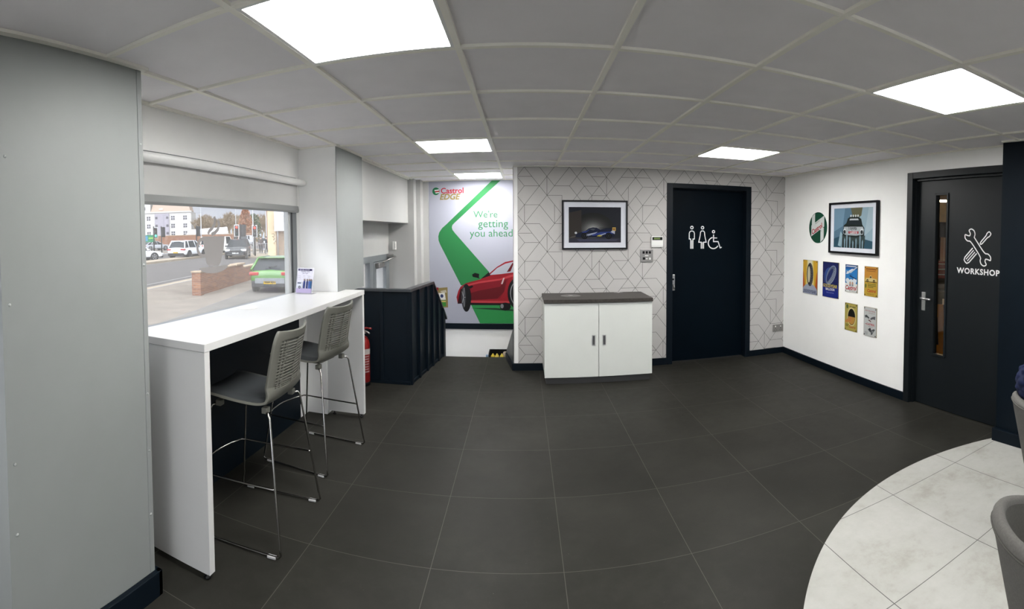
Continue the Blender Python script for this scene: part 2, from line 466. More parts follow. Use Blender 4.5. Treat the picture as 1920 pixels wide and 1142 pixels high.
# back wall with the line-pattern wallpaper
PAPER = mat('pale_wallpaper', (.485, .473, .46), .7, var=.02)
INK = mat('wallpaper_line', (.05, .046, .042), .5, var=0)
def wallpaper(m):
    D = []      # (a0,b0,a1,b1) on the lattice, period 16 x 6
    def diag(a, b, n, up): D.append((a, b, a+n, b-n if up else b+n))
    for a, b, n in ((1, 0, 9), (3, 0, 2), (0, 1, 1), (0, 3, 1), (3, 4, 2), (0, 5, 1), (7, 0, 2), (7, 2, 1), (8, 3, 3), (15, 0, 2), (16, 3, 1),
                    (9, 0, 4), (11, 0, 6), (5, 4, 3), (11, 4, 2), (12, 3, 4), (14, 3, 3), (15, 6, 1)): diag(a, b, n, False)
    for a, b, n in ((0, 5, 5), (0, 1, 1), (0, 3, 1), (0, 7, 5), (5, 2, 2), (7, 2, 2), (7, 4, 2), (9, 4, 4), (12, 3, 3), (14, 3, 3), (15, 4, 2), (15, 6, 1),
                    (5, 6, 3), (6, 7, 4), (9, 6, 3), (11, 6, 2), (14, 5, 1), (14, 7, 1), (15, 4, 2)): diag(a, b, n, True)
    for a, b, n in ((0, 1, 2), (1, 2, 2), (1, 4, 2), (1, 6, 2), (5, 2, 2), (4, 3, 2), (5, 6, 2), (9, 2, 2), (10, 1, 2), (10, 3, 2), (14, 1, 2), (9, 6, 2), (13, 6, 2), (13, 4, 2)): D.append((a, b, a+n, b))
    for a, b in ((4, 1), (1, 4), (5, 4), (6, 3), (12, 1), (10, 3), (15, 2), (11, 4)): D.append((a, b, a, b+2))
    SX, SZ = .0812, .1016
    X0, X1, Z0, Z1 = -.055, XB, .0, CZ
    y = YA - .0008; t = .0017; seen = set()
    holes = [(1.60, 2.66, -1, 2.06)]
    for kx in range(-1, 4):
        for kz in range(-1, 5):
            for a0, b0, a1, b1 in D:
                N = max(abs(a1-a0), abs(b1-b0)); st = 2 if (a0 == a1 or b0 == b1) else 1
                for q in range(0, N, st):
                    pa = (a0+(a1-a0)*q//N + 16*kx, b0+(b1-b0)*q//N + 6*kz)
                    pb = (a0+(a1-a0)*(q+st)//N + 16*kx, b0+(b1-b0)*(q+st)//N + 6*kz)
                    key = tuple(sorted((pa, pb)))
                    if key in seen: continue
                    seen.add(key)
                    p = Vector((-.062+SX*pa[0], 2.204-SZ*pa[1])); r = Vector((-.062+SX*pb[0], 2.204-SZ*pb[1]))
                    # clip to the wall
                    ok = True
                    for ax, lo, hi in ((0, X0, X1), (1, Z0, Z1)):
                        if p[ax] > r[ax]: p, r = r, p
                        if r[ax] <= lo or p[ax] >= hi: ok = False; break
                        if p[ax] < lo: p = p+(r-p)*((lo-p[ax])/(r[ax]-p[ax]))
                        if r[ax] > hi: r = p+(r-p)*((hi-p[ax])/(r[ax]-p[ax]))
                    if not ok: continue
                    if 1.60 < min(p.x, r.x) and max(p.x, r.x) < 2.66 and max(p.y, r.y) < 2.06: continue
                    d = (r-p).normalized()*t; e = Vector((-d.y, d.x))
                    near = max(p.x, r.x) > 1.6 and min(p.x, r.x) < 2.66 and min(p.y, r.y) < 2.06
                    K_ = 12 if near else 1
                    for q_ in range(K_):
                        a, c = p+(r-p)*(q_/K_), p+(r-p)*((q_+1)/K_); mid = (a+c)/2
                        if near and 1.63 < mid.x < 2.63 and mid.y < 2.04: continue
                        m.face([(a.x+e.x, y, a.y+e.y), (a.x-e.x, y, a.y-e.y), (c.x-e.x, y, c.y-e.y), (c.x+e.x, y, c.y+e.y)], INK)
m = MB()
DX0, DX1, DZ1 = 1.655, 2.60, 2.015       # toilet door opening
WT = .16
for x0, x1, z0, z1 in ((-.10, DX0, 0, CZ+.05), (DX1, XR, 0, CZ+.05), (DX0, DX1, DZ1, CZ+.05)):
    m.box(x0, x1, YA, YA+WT, z0, z1, PAPER)
wallpaper(m)
m.box(-.102, -.055, YA-.004, YA+.002, .0, CZ, WHITE)     # white corner bead
m.box(-.104, -.098, YA-.004, YA+WT, 0, CZ, WHITE)
structure('wall_back', m)
# right wall with the workshop door opening
EY0, EY1, EZ1 = 2.02, 3.04, 2.02
m = MB()
for y0, y1, z0, z1 in ((EY1, YA+.01, 0, CZ+.05), (1.9, EY0, 0, CZ+.05), (EY0, EY1, EZ1, CZ+.05)):
    m.box(XB, XB+.14, y0, y1, z0, z1, BRIGHT)
structure('wall_right', m)
m = MB(); m.box(3.0, 3.5, .25, 2.0, 0, CZ+.05, NAVY)
structure('wall_pillar_right', m)
m = MB(); m.box(XR, XR+.1, -4, .26, 0, CZ+.05, WHITE); m.box(3.45, XR+.1, .2, .3, 0, CZ+.05, WHITE)
structure('wall_right_front', m)
m = MB()
for x0, x1, z0, z1 in ((XL-.3, -1.3, -.1, CZ+.05), (3.2, XR+.2, -.1, CZ+.05), (-1.3, 3.2, -.1, .35), (-1.3, 3.2, 2.1, CZ+.05)): m.box(x0, x1, -4.1, -4, z0, z1, WHITE)
structure('wall_front', m)
# window wall, with two shop windows and the piers
WZ0, WZ1 = 1.0, 1.97
m = MB()
for y0, y1, z0, z1, mm in ((-4, -1.7, 0, CZ+.05, WHITE), (-1.7, .62, 0, .9, WHITE), (-1.7, .62, 2.0, CZ+.05, WHITE), (.62, 1.2, 0, CZ+.05, WHITE),
                           (1.2, 3.55, WZ1, CZ+.05, WHITE), (3.55, 4.30, -.6, CZ+.05, WHITE)):
    m.box(XL-.07, XL, y0, y1, z0, z1, mm)
m.box(XL-.07, XL, 1.2, 3.55, 0, WZ0, NAVY)
structure('wall_left', m)
m = MB(); m.box(XL-.02, -1.425, .77, 1.45, 0, CZ+.02, GREYWALL)
m.box(-1.4255, -1.4225, 1.425, 1.4505, .1, CZ, GREYWALL)
SCREW = mat('white_screw_cap', (.34, .355, .35), .4, var=0)
for z in (.35, .62, .86, 1.4, 1.9):
    m.lathe([(.006, 0), (.005, .002), (.001, .003)], SCREW, c=(-1.4225, 1.436, z), n=10, axis='x')
    m.lathe([(.006, 0), (.005, .002), (.001, .003)], SCREW, c=(-1.425, .80, z-.1), n=10, axis='x')
structure('wall_pier_left', m)
m = MB()
m.box(XL-.02, -1.449, 3.60, 4.24, 1.02, CZ+.02, WHITE); m.box(-1.449, -1.445, 3.602, 4.24, 1.02, CZ+.02, GREYWALL)     # boxed column above the bar top
m.box(XL-.02, -1.60, 3.70, 4.24, 0, 1.02, WHITE)
structure('wall_pier_middle', m)
m = MB()
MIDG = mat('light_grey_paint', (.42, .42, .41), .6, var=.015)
m.box(-2.02, -1.5, 4.24, 6.25, 1.635, CZ+.02, MIDG)        # bulkhead over the entrance
structure('wall_bulkhead', m)
XD = -1.77
m = MB()
m.box(XD-.2, XD, 4.24, 4.75, LOW, 1.64, WHITE); m.box(XD-.2, XD, 4.24, 6.27, 1.235, 1.64, MIDG)
m.box(-2.02, -1.42, 6.25, 6.75, LOW, CZ+.02, MIDG)
m.box(-1.42, -1.36, 6.40, 6.72, LOW, CZ+.02, MIDG)         # pipe boxing
structure('wall_entrance', m)
m = MB(); m.box(-1.5, .55, YM, YM+.12, LOW, CZ+.05, WHITE); m.box(-1.36, -1.282, YM-.001, YM, LOW, CZ, MIDG)
structure('wall_stair', m)
m = MB(); m.box(.3, .42, YA+WT, YM+.05, LOW, CZ+.05, WHITE)
structure('wall_stair_right', m)

# skirtings
def skirt(m, x0, x1, y0, y1, h=.085): m.box(x0, x1, y0, y1, 0, h, NAVY, bev=.003)
m = MB(); skirt(m, -.118, 1.60, YA-.017, YA-.001, .078); skirt(m, 2.655, XB, YA-.017, YA-.001, .07)
structure('baseboard_back', m)
m = MB(); skirt(m, XB-.018, XB-.001, 3.095, YA-.017, .075)
structure('baseboard_right', m)
m = MB(); skirt(m, 2.965, 2.999, .25, 2.005, .09); skirt(m, 2.965, 3.13, 2.0005, 2.012, .09)
structure('baseboard_pillar', m)
m = MB(); skirt(m, -1.424, -1.40, .76, 1.474, .105); skirt(m, -1.77, -1.40, .745, .769, .105); skirt(m, -1.77, -1.40, 1.4505, 1.474, .105)
structure('baseboard_left', m)

# toilet door
d = thing('door_1', 'dark navy toilet door in the patterned wall with white man, woman and wheelchair symbols', 'door', (2.127, YA, 0), kind='structure')
def local(o, mb, name, **k):
    """build in world coordinates, parent to an unrotated Empty"""
    ob = mb.build(name); ob.parent = o; ob.matrix_parent_inverse = Matrix.Translation(o.location).inverted(); return ob
m = MB()
for x0, x1, z0, z1 in ((1.60, DX0+.012, 0, 2.055), (DX1-.012, 2.652, 0, 2.055), (DX0+.012, DX1-.012, DZ1-.012, 2.055)):
    m.box(x0, x1, YA-.018, YA+.002, z0, z1, NAVY, bev=.002)
for x0, x1, z0, z1 in ((DX0, DX0+.012, 0, DZ1), (DX1-.012, DX1, 0, DZ1), (DX0, DX1, DZ1-.012, DZ1)):
    m.box(x0, x1, YA, YA+WT, z0, z1, NAVY)
local(d, m, 'door_frame')
LY = YA+.085
m = MB(); m.box(DX0+.014, DX1-.014, LY, LY+.04, .006, DZ1-.014, mat('dark_door_paint', (.0009, .0036, .0068), .5, var=.1, spec=.06), bev=.001)
leaf = local(d, m, 'door_leaf')
m = MB(); m.box(1.68, 1.725, LY-.008, LY-.0002, .83, 1.015, STEEL, bev=.003)
m.tube([(1.703, LY-.008, .90), (1.703, LY-.04, .90), (1.703, LY-.042, .885), (1.703, LY-.042, .85)], .009, STEEL)
m.lathe([(.012, -.004), (.012, 0)], BLACK, c=(1.703, LY-.0085, .96), n=14, axis='y')
h_ = local(d, m, 'door_handle')
VINYL = mat('white_vinyl', (.82, .82, .82), .5, var=0)
def icon_art(): return Art((1.86, LY, 1.30), (1, 0, 0), (0, 0, 1), .5, .3)
A = icon_art(); S = 1/.5; T = 1/.3
def pt(x, y): return (x*S, y*T)
w_ = .0105
for cx in (.072, .205):
    A.ring(cx*S, .258*T, .0155, .0155, w_, VINYL)
A.stroke([pt(*p) for p in ((.058, .012), (.058, .125), (.040, .125), (.040, .190), (.046, .208), (.062, .218), (.082, .218), (.098, .208), (.104, .190), (.104, .125), (.086, .125), (.086, .012))], w_, VINYL)
A.stroke([pt(*p) for p in ((.072, .012), (.072, .11))], w_*.8, VINYL)
A.stroke([pt(*p) for p in ((.190, .012), (.190, .088), (.158, .088), (.176, .165), (.180, .205), (.192, .220), (.218, .220), (.230, .205), (.234, .165), (.252, .088), (.220, .088), (.220, .012))], w_, VINYL)
A.stroke([pt(*p) for p in ((.205, .012), (.205, .088))], w_*.8, VINYL)
A.ring(.345*S, .212*T, .0145, .0145, w_, VINYL)
A.stroke([pt(*p) for p in ((.346, .178), (.346, .095), (.405, .095), (.432, .020), (.452, .028))], w_*1.2, VINYL)
A.stroke([pt(*p) for p in ((.346, .138), (.392, .138))], w_, VINYL)
A.ring(.345*S, .078*T, .066, .066, w_*1.2, VINYL, 100, 330)
ico = local(d, A, 'pictogram')

# workshop door
d = thing('door_2', 'dark navy workshop door with a tall narrow glass slit and white spanner symbol', 'door', (XB, 2.53, 0), kind='structure')
m = MB()
for y0, y1, z0, z1 in ((EY1-.012, 3.095, 0, 2.065), (1.99, EY0+.012, 0, 2.065), (EY0+.012, EY1-.012, EZ1-.012, 2.065)):
    m.box(XB-.02, XB+.002, y0, y1, z0, z1, NAVYD, bev=.003)
for y0, y1, z0, z1 in ((EY1-.012, EY1, 0, EZ1), (EY0, EY0+.012, 0, EZ1), (EY0, EY1, EZ1-.012, EZ1)):
    m.box(XB, XB+.14, y0, y1, z0, z1, NAVYD)
for y0, y1, z0, z1 in ((EY1-.03, EY1-.012, 0, EZ1-.012), (EY0+.012, EY0+.03, 0, EZ1-.012), (EY0+.012, EY1-.012, EZ1-.03, EZ1-.012)):
    m.box(XB+.018, XB+.05, y0, y1, z0, z1, NAVYD)
local(d, m, 'door_frame')
LX = XB+.05
sy0, sy1, sz0, sz1 = 2.675, 2.80, .475, 1.86
m = MB()
for y0, y1, z0, z1 in ((EY0+.014, sy0, .006, EZ1-.014), (sy1, EY1-.014, .006, EZ1-.014), (sy0, sy1, .006, sz0), (sy0, sy1, sz1, EZ1-.014)):
    m.box(LX, LX+.044, y0, y1, z0, z1, NAVYD)
for y0, y1, z0, z1 in ((sy0-.016, sy0+.004, sz0-.016, sz1+.016), (sy1-.004, sy1+.016, sz0-.016, sz1+.016), (sy0, sy1, sz0-.016, sz0+.004), (sy0, sy1, sz1-.004, sz1+.016)):
    m.box(LX-.011, LX+.001, y0, y1, z0, z1, NAVYD, bev=.003)
local(d, m, 'door_leaf')
m = MB(); m.box(LX+.02, LX+.026, sy0, sy1, sz0, sz1, DGLASS)
local(d, m, 'glass_slit')
m = MB(); m.box(LX-.009, LX, 2.90, 2.945, .84, 1.005, STEEL, bev=.003)
m.tube([(LX-.009, 2.922, .955), (LX-.05, 2.922, .955), (LX-.056, 2.912, .955), (LX-.054, 2.80, .952)], .0095, STEEL)
local(d, m, 'door_handle')
A = Art((LX, 2.58, 1.19), (0, -1, 0), (0, 0, 1), .48, .40)
def P2(x, y): return ((x)/.48, y/.40)
A.text('WORKSHOP', .5, .012/.40, 0, VINYL, bold=.03, width=.44*.985, xs=1.10, space=1.12)
def chaikin(pts, n=2):
    for _ in range(n):
        pts = [q for i in range(len(pts)) for a, b in ((pts[i], pts[(i+1) % len(pts)]),) for q in ((a[0]*.8+b[0]*.2, a[1]*.8+b[1]*.2), (a[0]*.2+b[0]*.8, a[1]*.2+b[1]*.8))]
    return pts
def spanner(pts, t=.0095): A.stroke([P2(*p) for p in chaikin(pts)], t, VINYL, closed=True)
# double-ended spanner outline, from upper left to lower right
cx, cy, ang, L2, hw = .235, .232, math.radians(-50), .115, .024
def sp(x, y): c, s = math.cos(ang), math.sin(ang); return (cx+x*c-y*s, cy+x*s+y*c)
prof = [(-.085, hw), (.085, hw), (.105, .05), (.14, .055), (.165, .035), (.14, .020), (.122, .004), (.135, -.014), (.166, -.016), (.160, -.044), (.13, -.058), (.10, -.048), (.085, -hw)]
pts = [sp(*p) for p in prof] + [sp(-x, -y) for x, y in prof[1:]]
spanner(pts)
# screwdriver from lower left to upper right, broken where the spanner passes over it
ang = math.radians(45)
spanner([sp(*p) for p in ((.040, .010), (.13, .010), (.142, .018), (.172, .014), (.172, -.014), (.142, -.018), (.13, -.010), (.040, -.010))], .009)
A.stroke([P2(*sp(*p)) for p in ((-.040, .030), (-.150, .030), (-.172, .020), (-.176, 0), (-.172, -.020), (-.150, -.030), (-.040, -.030))], .010, VINYL)
A.stroke([P2(*sp(*p)) for p in ((-.045, .010), (-.155, .010))], .008, VINYL); A.stroke([P2(*sp(*p)) for p in ((-.045, -.010), (-.155, -.010))], .008, VINYL)
local(d, A, 'workshop_sign')

# shop window
def win_root(name, label, loc):
    return thing(name, label, 'window', loc, kind='structure')
w1 = win_root('window_1', 'large shop window behind the white bar counter looking onto the road', (XL, 2.4, 1.0))
m = MB()
m.box(XL-.07, XL-.005, 3.455, 3.55, WZ0, WZ1, FRAMEG); m.box(XL-.05, XL-.012, 3.415, 3.455, WZ0, WZ1, FRAMEL)
m.box(XL-.07, XL-.005, 1.2, 1.3, WZ0, WZ1, FRAMEG); m.box(XL-.07, XL-.005, 1.3, 3.455, WZ1-.05, WZ1, FRAMEG); m.box(XL-.07, XL-.005, 1.3, 3.455, WZ0, WZ0+.035, FRAMEG)
m.box(XL-.012, XL-.004, 3.46, 3.475, WZ0+.02, WZ1-.02, BLACK)
local(w1, m, 'window_frame')
m = MB(); m.box(XL-.034, XL-.028, 1.3, 3.40, WZ0+.035, WZ1-.05, GLASS)
local(w1, m, 'window_pane')
w2 = win_root('window_2', 'second shop window nearer the viewer, left of the pier', (XL, -.5, .9))
m = MB()
for y0, y1, z0, z1 in ((-1.7, -1.62, .9, 2), (.54, .62, .9, 2), (-1.62, .54, .9, .96), (-1.62, .54, 1.94, 2)): m.box(XL-.07, XL-.005, y0, y1, z0, z1, FRAMEG)
local(w2, m, 'window_frame')
m = MB(); m.box(XL-.034, XL-.028, -1.62, .54, .96, 1.94, GLASS); local(w2, m, 'window_pane')

w3 = win_root('fill_window', 'added wide window behind the viewer, unseen, letting in fill daylight', (1.0, -4.0, .35))  # invented glazing in the unseen front wall, there to brighten walls and ceiling
m = MB()
for x0, x1, z0, z1 in ((-1.3, -1.24, .35, 2.1), (3.14, 3.2, .35, 2.1), (.92, .98, .41, 2.04), (-1.24, 3.14, .35, .41), (-1.24, 3.14, 2.04, 2.1)): m.box(x0, x1, -4.07, -4.005, z0, z1, FRAMEG)
local(w3, m, 'window_frame')
m = MB(); m.box(-1.24, 3.14, -4.034, -4.028, .41, 2.04, GLASS); local(w3, m, 'window_pane')

# entrance door and side light at the lower level
d = thing('door_3', 'grey framed glass entrance door at the foot of the stairs with an overhead closer', 'door', (XD, 5.5, LOW), kind='structure')
m = MB()
for y0, y1, z0, z1 in ((4.75, 4.83, LOW, 1.235), (5.42, 5.56, LOW, 1.16), (6.20, 6.25, LOW, 1.235), (4.83, 6.20, 1.16, 1.235)):
    m.box(XD-.06, XD+.002, y0, y1, z0, z1, FRAMEG, bev=.003)
local(d, m, 'door_frame')
m = MB()
for y0, y1, z0, z1 in ((5.56, 5.66, LOW+.02, 1.155), (6.10, 6.20, LOW+.02, 1.155), (5.66, 6.10, LOW+.02, LOW+.2), (5.66, 6.10, 1.07, 1.155)):
    m.box(XD-.045, XD+.006, y0, y1, z0, z1, FRAMEG, bev=.003)
local(d, m, 'door_leaf')
m = MB(); m.box(XD-.03, XD-.024, 5.66, 6.10, LOW+.2, 1.07, GLASS); m.box(XD-.03, XD-.024, 4.83, 5.42, LOW, 1.16, GLASS)
local(d, m, 'glass_pane')
m = MB(); m.box(XD+.006, XD+.06, 5.62, 5.85, 1.085, 1.145, SOCK, bev=.008)
m.tube([(XD+.06, 5.76, 1.15), (XD+.16, 6.0, 1.205), (XD+.05, 6.2, 1.21)], .009, SOCK, n=8); m.box(XD, XD+.07, 6.14, 6.24, 1.195, 1.225, SOCK)
local(d, m, 'door_closer')

# ------------------------------------------------------------------ ceiling lights
names = {0: 'white square LED ceiling panel, the large one at top above the bar counter', 1: 'white square LED ceiling panel between bar counter and picture wall, second of the left row',
         2: 'white square LED ceiling panel farthest away, over the stairs by the green mural', 3: 'white square LED ceiling panel in front of the toilet door',
         4: 'white square LED ceiling panel at the right, in front of the workshop door'}
for i, (x, y) in enumerate(panels):
    t = thing('ceiling_light', names.get(i, 'white square LED ceiling panel behind the viewer, outside the picture'), 'light', (x+.3, y+.3, CZ), group='square LED ceiling panels')
    m = MB()
    for x0, x1, y0, y1 in ((-.288, .288, -.288, -.274), (-.288, .288, .274, .288), (-.288, -.274, -.274, .274), (.274, .288, -.274, .274)):
        m.box(x0, x1, y0, y1, .001, .02, SWW)
    m.build('frame', t)
    m = MB(); m.box(-.274, .274, -.274, .274, .003, .016, LAMPD); m.build('diffuser', t)

# ------------------------------------------------------------------ bar counter
BT = 1.046
t = thing('bar_counter', 'long white bar-height counter under the shop window', 'counter', (-1.5, 2.7, 0))
m = MB(); m.box(XL+.002, -1.278, 1.645, 3.595, BT-.036, BT, LAMIN, bev=.002); m.box(-1.443, -1.278, 3.595, 3.76, BT-.036, BT, LAMIN, bev=.002)
local(t, m, 'countertop')
m = MB(); m.box(-1.755, -1.281, 1.647, 1.685, .028, BT-.0365, LAMIN, bev=.001); local(t, m, 'end_panel')
m = MB(); m.box(-1.598, -1.281, 3.715, 3.755, .03, BT-.0365, LAMIN, bev=.001); local(t, m, 'end_panel')
for (x, y) in ((-1.31, 1.666), (-1.70, 1.666), (-1.31, 3.735), (-1.55, 3.735)):
    m = MB(); m.lathe([(.016, 0), (.016, .008), (.006, .012), (.006, .03)], BLACK, c=(x, y, 0), n=14); local(t, m, 'levelling_foot')
m = MB(); m.lathe([(.066, BT), (.066, BT+.004), (.062, BT+.006), (0, BT+.006)], SWW, c=(-1.68, 2.62, 0), n=32)
o = m.build('cable_grommet'); tag(o, 'round white cable cap set in the bar counter top by the window', 'grommet')

# brochure stand
t = thing('leaflet_holder', 'clear leaflet holder with a white and blue price card on the bar counter', 'leaflet holder', (-1.655, 3.44, BT), math.radians(-4))
ACR = glass_mat('clear_acrylic', (.95, .94, .97, 1), .10)
m = MB(); m.box(-.078, .078, -.045, .035, 0, .004, ACR); m.prism([(-.040, .004), (-.036, .004), (.012, .20), (.008, .20)], 'x', -.076, .076, ACR); m.build('stand', t)
m = MB(); m.prism([(-.035, .006), (-.032, .006), (.0145, .196), (.0115, .196)], 'x', -.07, .07, flat('#dcdadd')); cd = m.build('price_card', t)
A = Art((-.07, -.0415, .004), (1, 0, 0), (0, .048, .196), .14, .20)
A.rect(.02, .02, .98, .20, flat('#b3a6c8')); A.rect(.04, .90, .92, .97, flat('#2b2250')); A.text('BOOK NOW', .45, .905, .02, flat('#d8d2e6'), bold=.01, width=.09)
A.text('Summer Tyre', .5, .845, .013, flat('#4b4570'), width=.075); A.text('Car Tyre', .5, .775, .014, flat('#4b4570'), width=.05)
for x in (.15, .45, .75):
    for y in (.68, .61, .55): A.rect(x-.07, y, x+.1-.02*(y > .6), y+.012, flat('#a9a8b0'))
A.poly([(.04, .22), (.40, .22), (.42, .36), (.34, .45), (.10, .46), (.03, .38)], flat('#cfd2dc')); A.rect(.07, .38, .3, .43, flat('#565a70')); A.ell(.22, .24, .011, .011, flat('#3c3c48')); A.ell(.22, .24, .006, .006, flat('#a7a7b0'))
for x, c in ((.50, '#2c3a78'), (.68, '#26356e'), (.82, '#4a64a8'), (.93, '#2c5a86')):
    A.poly([(x-.045, .20), (x+.05, .20), (x+.055, .45), (x+.03, .5), (x-.03, .5), (x-.055, .44)], flat(c)); A.ell(x, .535, .006, .008, flat('#8a7468'))
A.build('print', t)

# ------------------------------------------------------------------ bar stools
def make_stool():
    t = thing('bar_stool', 'x', 'bar stool', group='grey chrome-legged bar stools at the counter')
    # shell: profile in (x,z), x>0 is the rear
    def prof(u):    # u 0..1 front lip -> top of back
        K = [(-.215, .680), (-.205, .696), (-.15, .694), (-.05, .684), (.05, .678), (.12, .680), (.165, .696), (.192, .733), (.205, .78), (.222, .87), (.240, .955), (.262, 1.038)]
        f = u*(len(K)-1); i = min(int(f), len(K)-2); a = f-i
        p0, p1, p2, p3 = K[max(i-1, 0)], K[i], K[i+1], K[min(i+2, len(K)-1)]
        def cr(k): return .5*(2*p1[k]+(p2[k]-p0[k])*a+(2*p0[k]-5*p1[k]+4*p2[k]-p3[k])*a*a+(3*p1[k]-p0[k]-3*p2[k]+p3[k])*a**3)
        return cr(0), cr(1)
    def surf(u, v):     # v -1..1
        x, z = prof(u)
        b = max(0, min(1, (u-.52)/.2))
        hw = .208 if u < .5 else .208-.018*(u-.5)*2
        e = max(0, (u-.93)/.07); hw -= .022*e**2
        e2 = max(0, (.06-u)/.06); hw -= .03*e2**2
        return Vector((x - b*.045*v*v, v*hw, z + (1-b)*.016*v*v*abs(v) - (u > .93)*.0*v*v + .012*b*v*v*max(0, (u-.8)/.2)))
    NU, NV = 132, 32
    m = MB()
    th = .011
    def nrm(u, v):
        a = surf(min(u+.01, 1), v)-surf(max(u-.01, 0), v); b = surf(u, min(v+.02, 1))-surf(u, max(v-.02, -1)); return a.cross(b).normalized()
    def hole(i, j):
        u = (i+.5)/NU
        if not (.695 < u < .955): return False
        if abs((j+.5)/NV*2-1) > .80: return False
        return i % 2 == 0 and (j % 2 == 0 if j < 9 else j % 8 != 7)
    top = {}; bot = {}
    for i in range(NU+1):
        for j in range(NV+1):
            u, v = i/NU, j/NV*2-1; p, n = surf(u, v), nrm(u, v)
            top[i, j] = m.bm.verts.new(p + n*th*.5); bot[i, j] = m.bm.verts.new(p - n*th*.5)
    k = m.mi(SHELL)
    def solid(i, j): return 0 <= i < NU and 0 <= j < NV and not hole(i, j)
    for i in range(NU):
        for j in range(NV):
            if hole(i, j): continue
            for S_ in (top, bot):
                f = m.bm.faces.new((S_[i, j], S_[i+1, j], S_[i+1, j+1], S_[i, j+1])); f.material_index = k; f.smooth = True
            for (di, dj, a, b) in ((-1, 0, (i, j), (i, j+1)), (1, 0, (i+1, j), (i+1, j+1)), (0, -1, (i, j), (i+1, j)), (0, 1, (i, j+1), (i+1, j+1))):
                if not solid(i+di, j+dj):
                    f = m.bm.faces.new((top[a], top[b], bot[b], bot[a])); f.material_index = k
    for v in [v for v in m.bm.verts if not v.link_faces]: m.bm.verts.remove(v)
    m.build('seat_shell', t)
    m = MB(); rows = []; rb = []
    for i in range(15):
        u = .035+.515*i/14
        r1, r2 = [], []
        for j in range(15):
            v = (j/14*2-1)*.93; p, n = surf(u, v), Vector((0, 0, 1))
            e = min(1, min(i, 14-i)/1.6, min(j, 14-j)/1.6); hgt = .004+.020*math.sqrt(max(0, 1-(1-e)**2))
            r1.append(p+Vector((0, 0, 1))*(hgt+.003)); r2.append(p+Vector((0, 0, .0065)))
        rows.append(r1); rb.append(r2)
    m.grid(rows, PAD); m.grid(rb, PAD)
    m.build('seat_pad', t)
    m = MB(); m.box(-.11, .11, -.10, .10, .655, .668, SHELL, bev=.004)
    for sx in (-.13, .135):
        for sy in (-.155, .155): m.box(sx-.015, sx+.015, sy-.02, sy+.02, .640, .670, SHELL, bev=.004)
    m.build('seat_support', t)
    r = .0058
    for s in (-1, 1):
        y0, y1 = .185*s, .262*s
        fr = [(-.13, .15*s, .650), (-.155, y0, .646), (-.165, y0+.004*s, .628), (-.238, y1-.003*s, .05), (-.243, y1, .022), (-.232, y1, .010), (-.21, y1, .0085), (.22, y1, .0085), (.24, y1, .010), (.25, y1, .022), (.246, y1-.003*s, .05), (.172, y0+.004*s, .628), (.16, y0, .646), (.13, .15*s, .650)]
        m = MB(); m.tube(fr, r, CHROME, n=10); m.build('leg_frame', t)
        for x in (-.19, .205):
            m = MB(); m.box(x-.022, x+.022, y1-.0105, y1+.0105, .0005, .012, GLIDE, bev=.003); m.build('glide', t)
    # footrest: bowed round the front, level with the side legs
    zf = .305
    pf = lambda sx, s: (sx, s*.228, zf)
    path = [(.212, -.220, zf), (.20, -.226, zf), (-.20, -.229, zf-.002), (-.222, -.215, zf), (-.25, -.14, zf), (-.266, -.05, zf), (-.27, 0, zf), (-.266, .05, zf), (-.25, .14, zf), (-.222, .215, zf), (-.20, .229, zf-.002), (.20, .226, zf), (.212, .220, zf)]
    m = MB(); m.tube(path, r*.9, CHROME, n=10); m.build('footrest', t)
    return t
st = make_stool()
st.location = (-1.350, 2.175, 0); st.rotation_euler.z = math.radians(3.5)
st['label'] = 'grey slotted-back bar stool nearer the viewer, tucked under the white counter'
s2 = copy_tree(st)
s2.location = (-1.398, 3.005, 0); s2.rotation_euler.z = math.radians(-7)
s2['label'] = 'grey slotted-back bar stool at the far end of the white counter, turned slightly'

# ------------------------------------------------------------------ white cabinet
t = thing('drinks_cabinet', 'low white two-door cabinet with a dark worktop against the patterned wall', 'cabinet', (.75, 4.98, 0))
m = MB(); m.box(.209, 1.289, 4.74, 5.228, .072, .806, CABW); local(t, m, 'body')
m = MB(); m.box(.222, 1.276, 4.755, 5.225, 0, .071, PLINTH); local(t, m, 'plinth')
m = MB(); m.box(.203, 1.295, 4.705, 5.229, .807, .843, CTOP, bev=.002); wt = local(t, m, 'worktop')
for x0, x1, hx, lab in ((.207, .7425, .693, 'left'), (.7475, 1.291, .799, 'right')):
    m = MB(); m.box(x0, x1, 4.72, 4.7395, .070, .802, CABW, bev=.0015); dr = local(t, m, 'door')
    m = MB(); m.box(hx-.016, hx+.016, 4.7165, 4.7205, .382, .486, STEEL); m.box(hx-.010, hx+.010, 4.7155, 4.7166, .390, .478, mat('handle_recess', (.10, .10, .10), .4, .5))
    h_ = m.build('handle', dr)
RINGM = mat('worktop_ring_mark', (.085, .08, .072), .3, var=.1)
m = MB(); m.lathe([(.105, .8432), (.105, .8442), (.10, .8450), (.0, .8452)], RINGM, c=(.49, 4.985, 0), n=40)
m.lathe([(.028, .845), (.026, .851), (.012, .853), (0, .853)], STEEL, c=(.49, 4.985, 0), n=24)
o = m.build('cable_grommet'); tag(o, 'large round cable cap with metal centre on the dark cabinet top', 'grommet')
m = MB(); m.lathe([(.05, .8432), (.05, .845), (.045, .846), (0, .846)], RINGM, c=(1.03, 5.16, 0), n=32); m.lathe([(.014, .846), (.013, .850), (0, .850)], STEEL, c=(1.03, 5.16, 0), n=18)
o = m.build('cable_grommet'); tag(o, 'small round cable cap at the back right of the dark cabinet top', 'grommet')

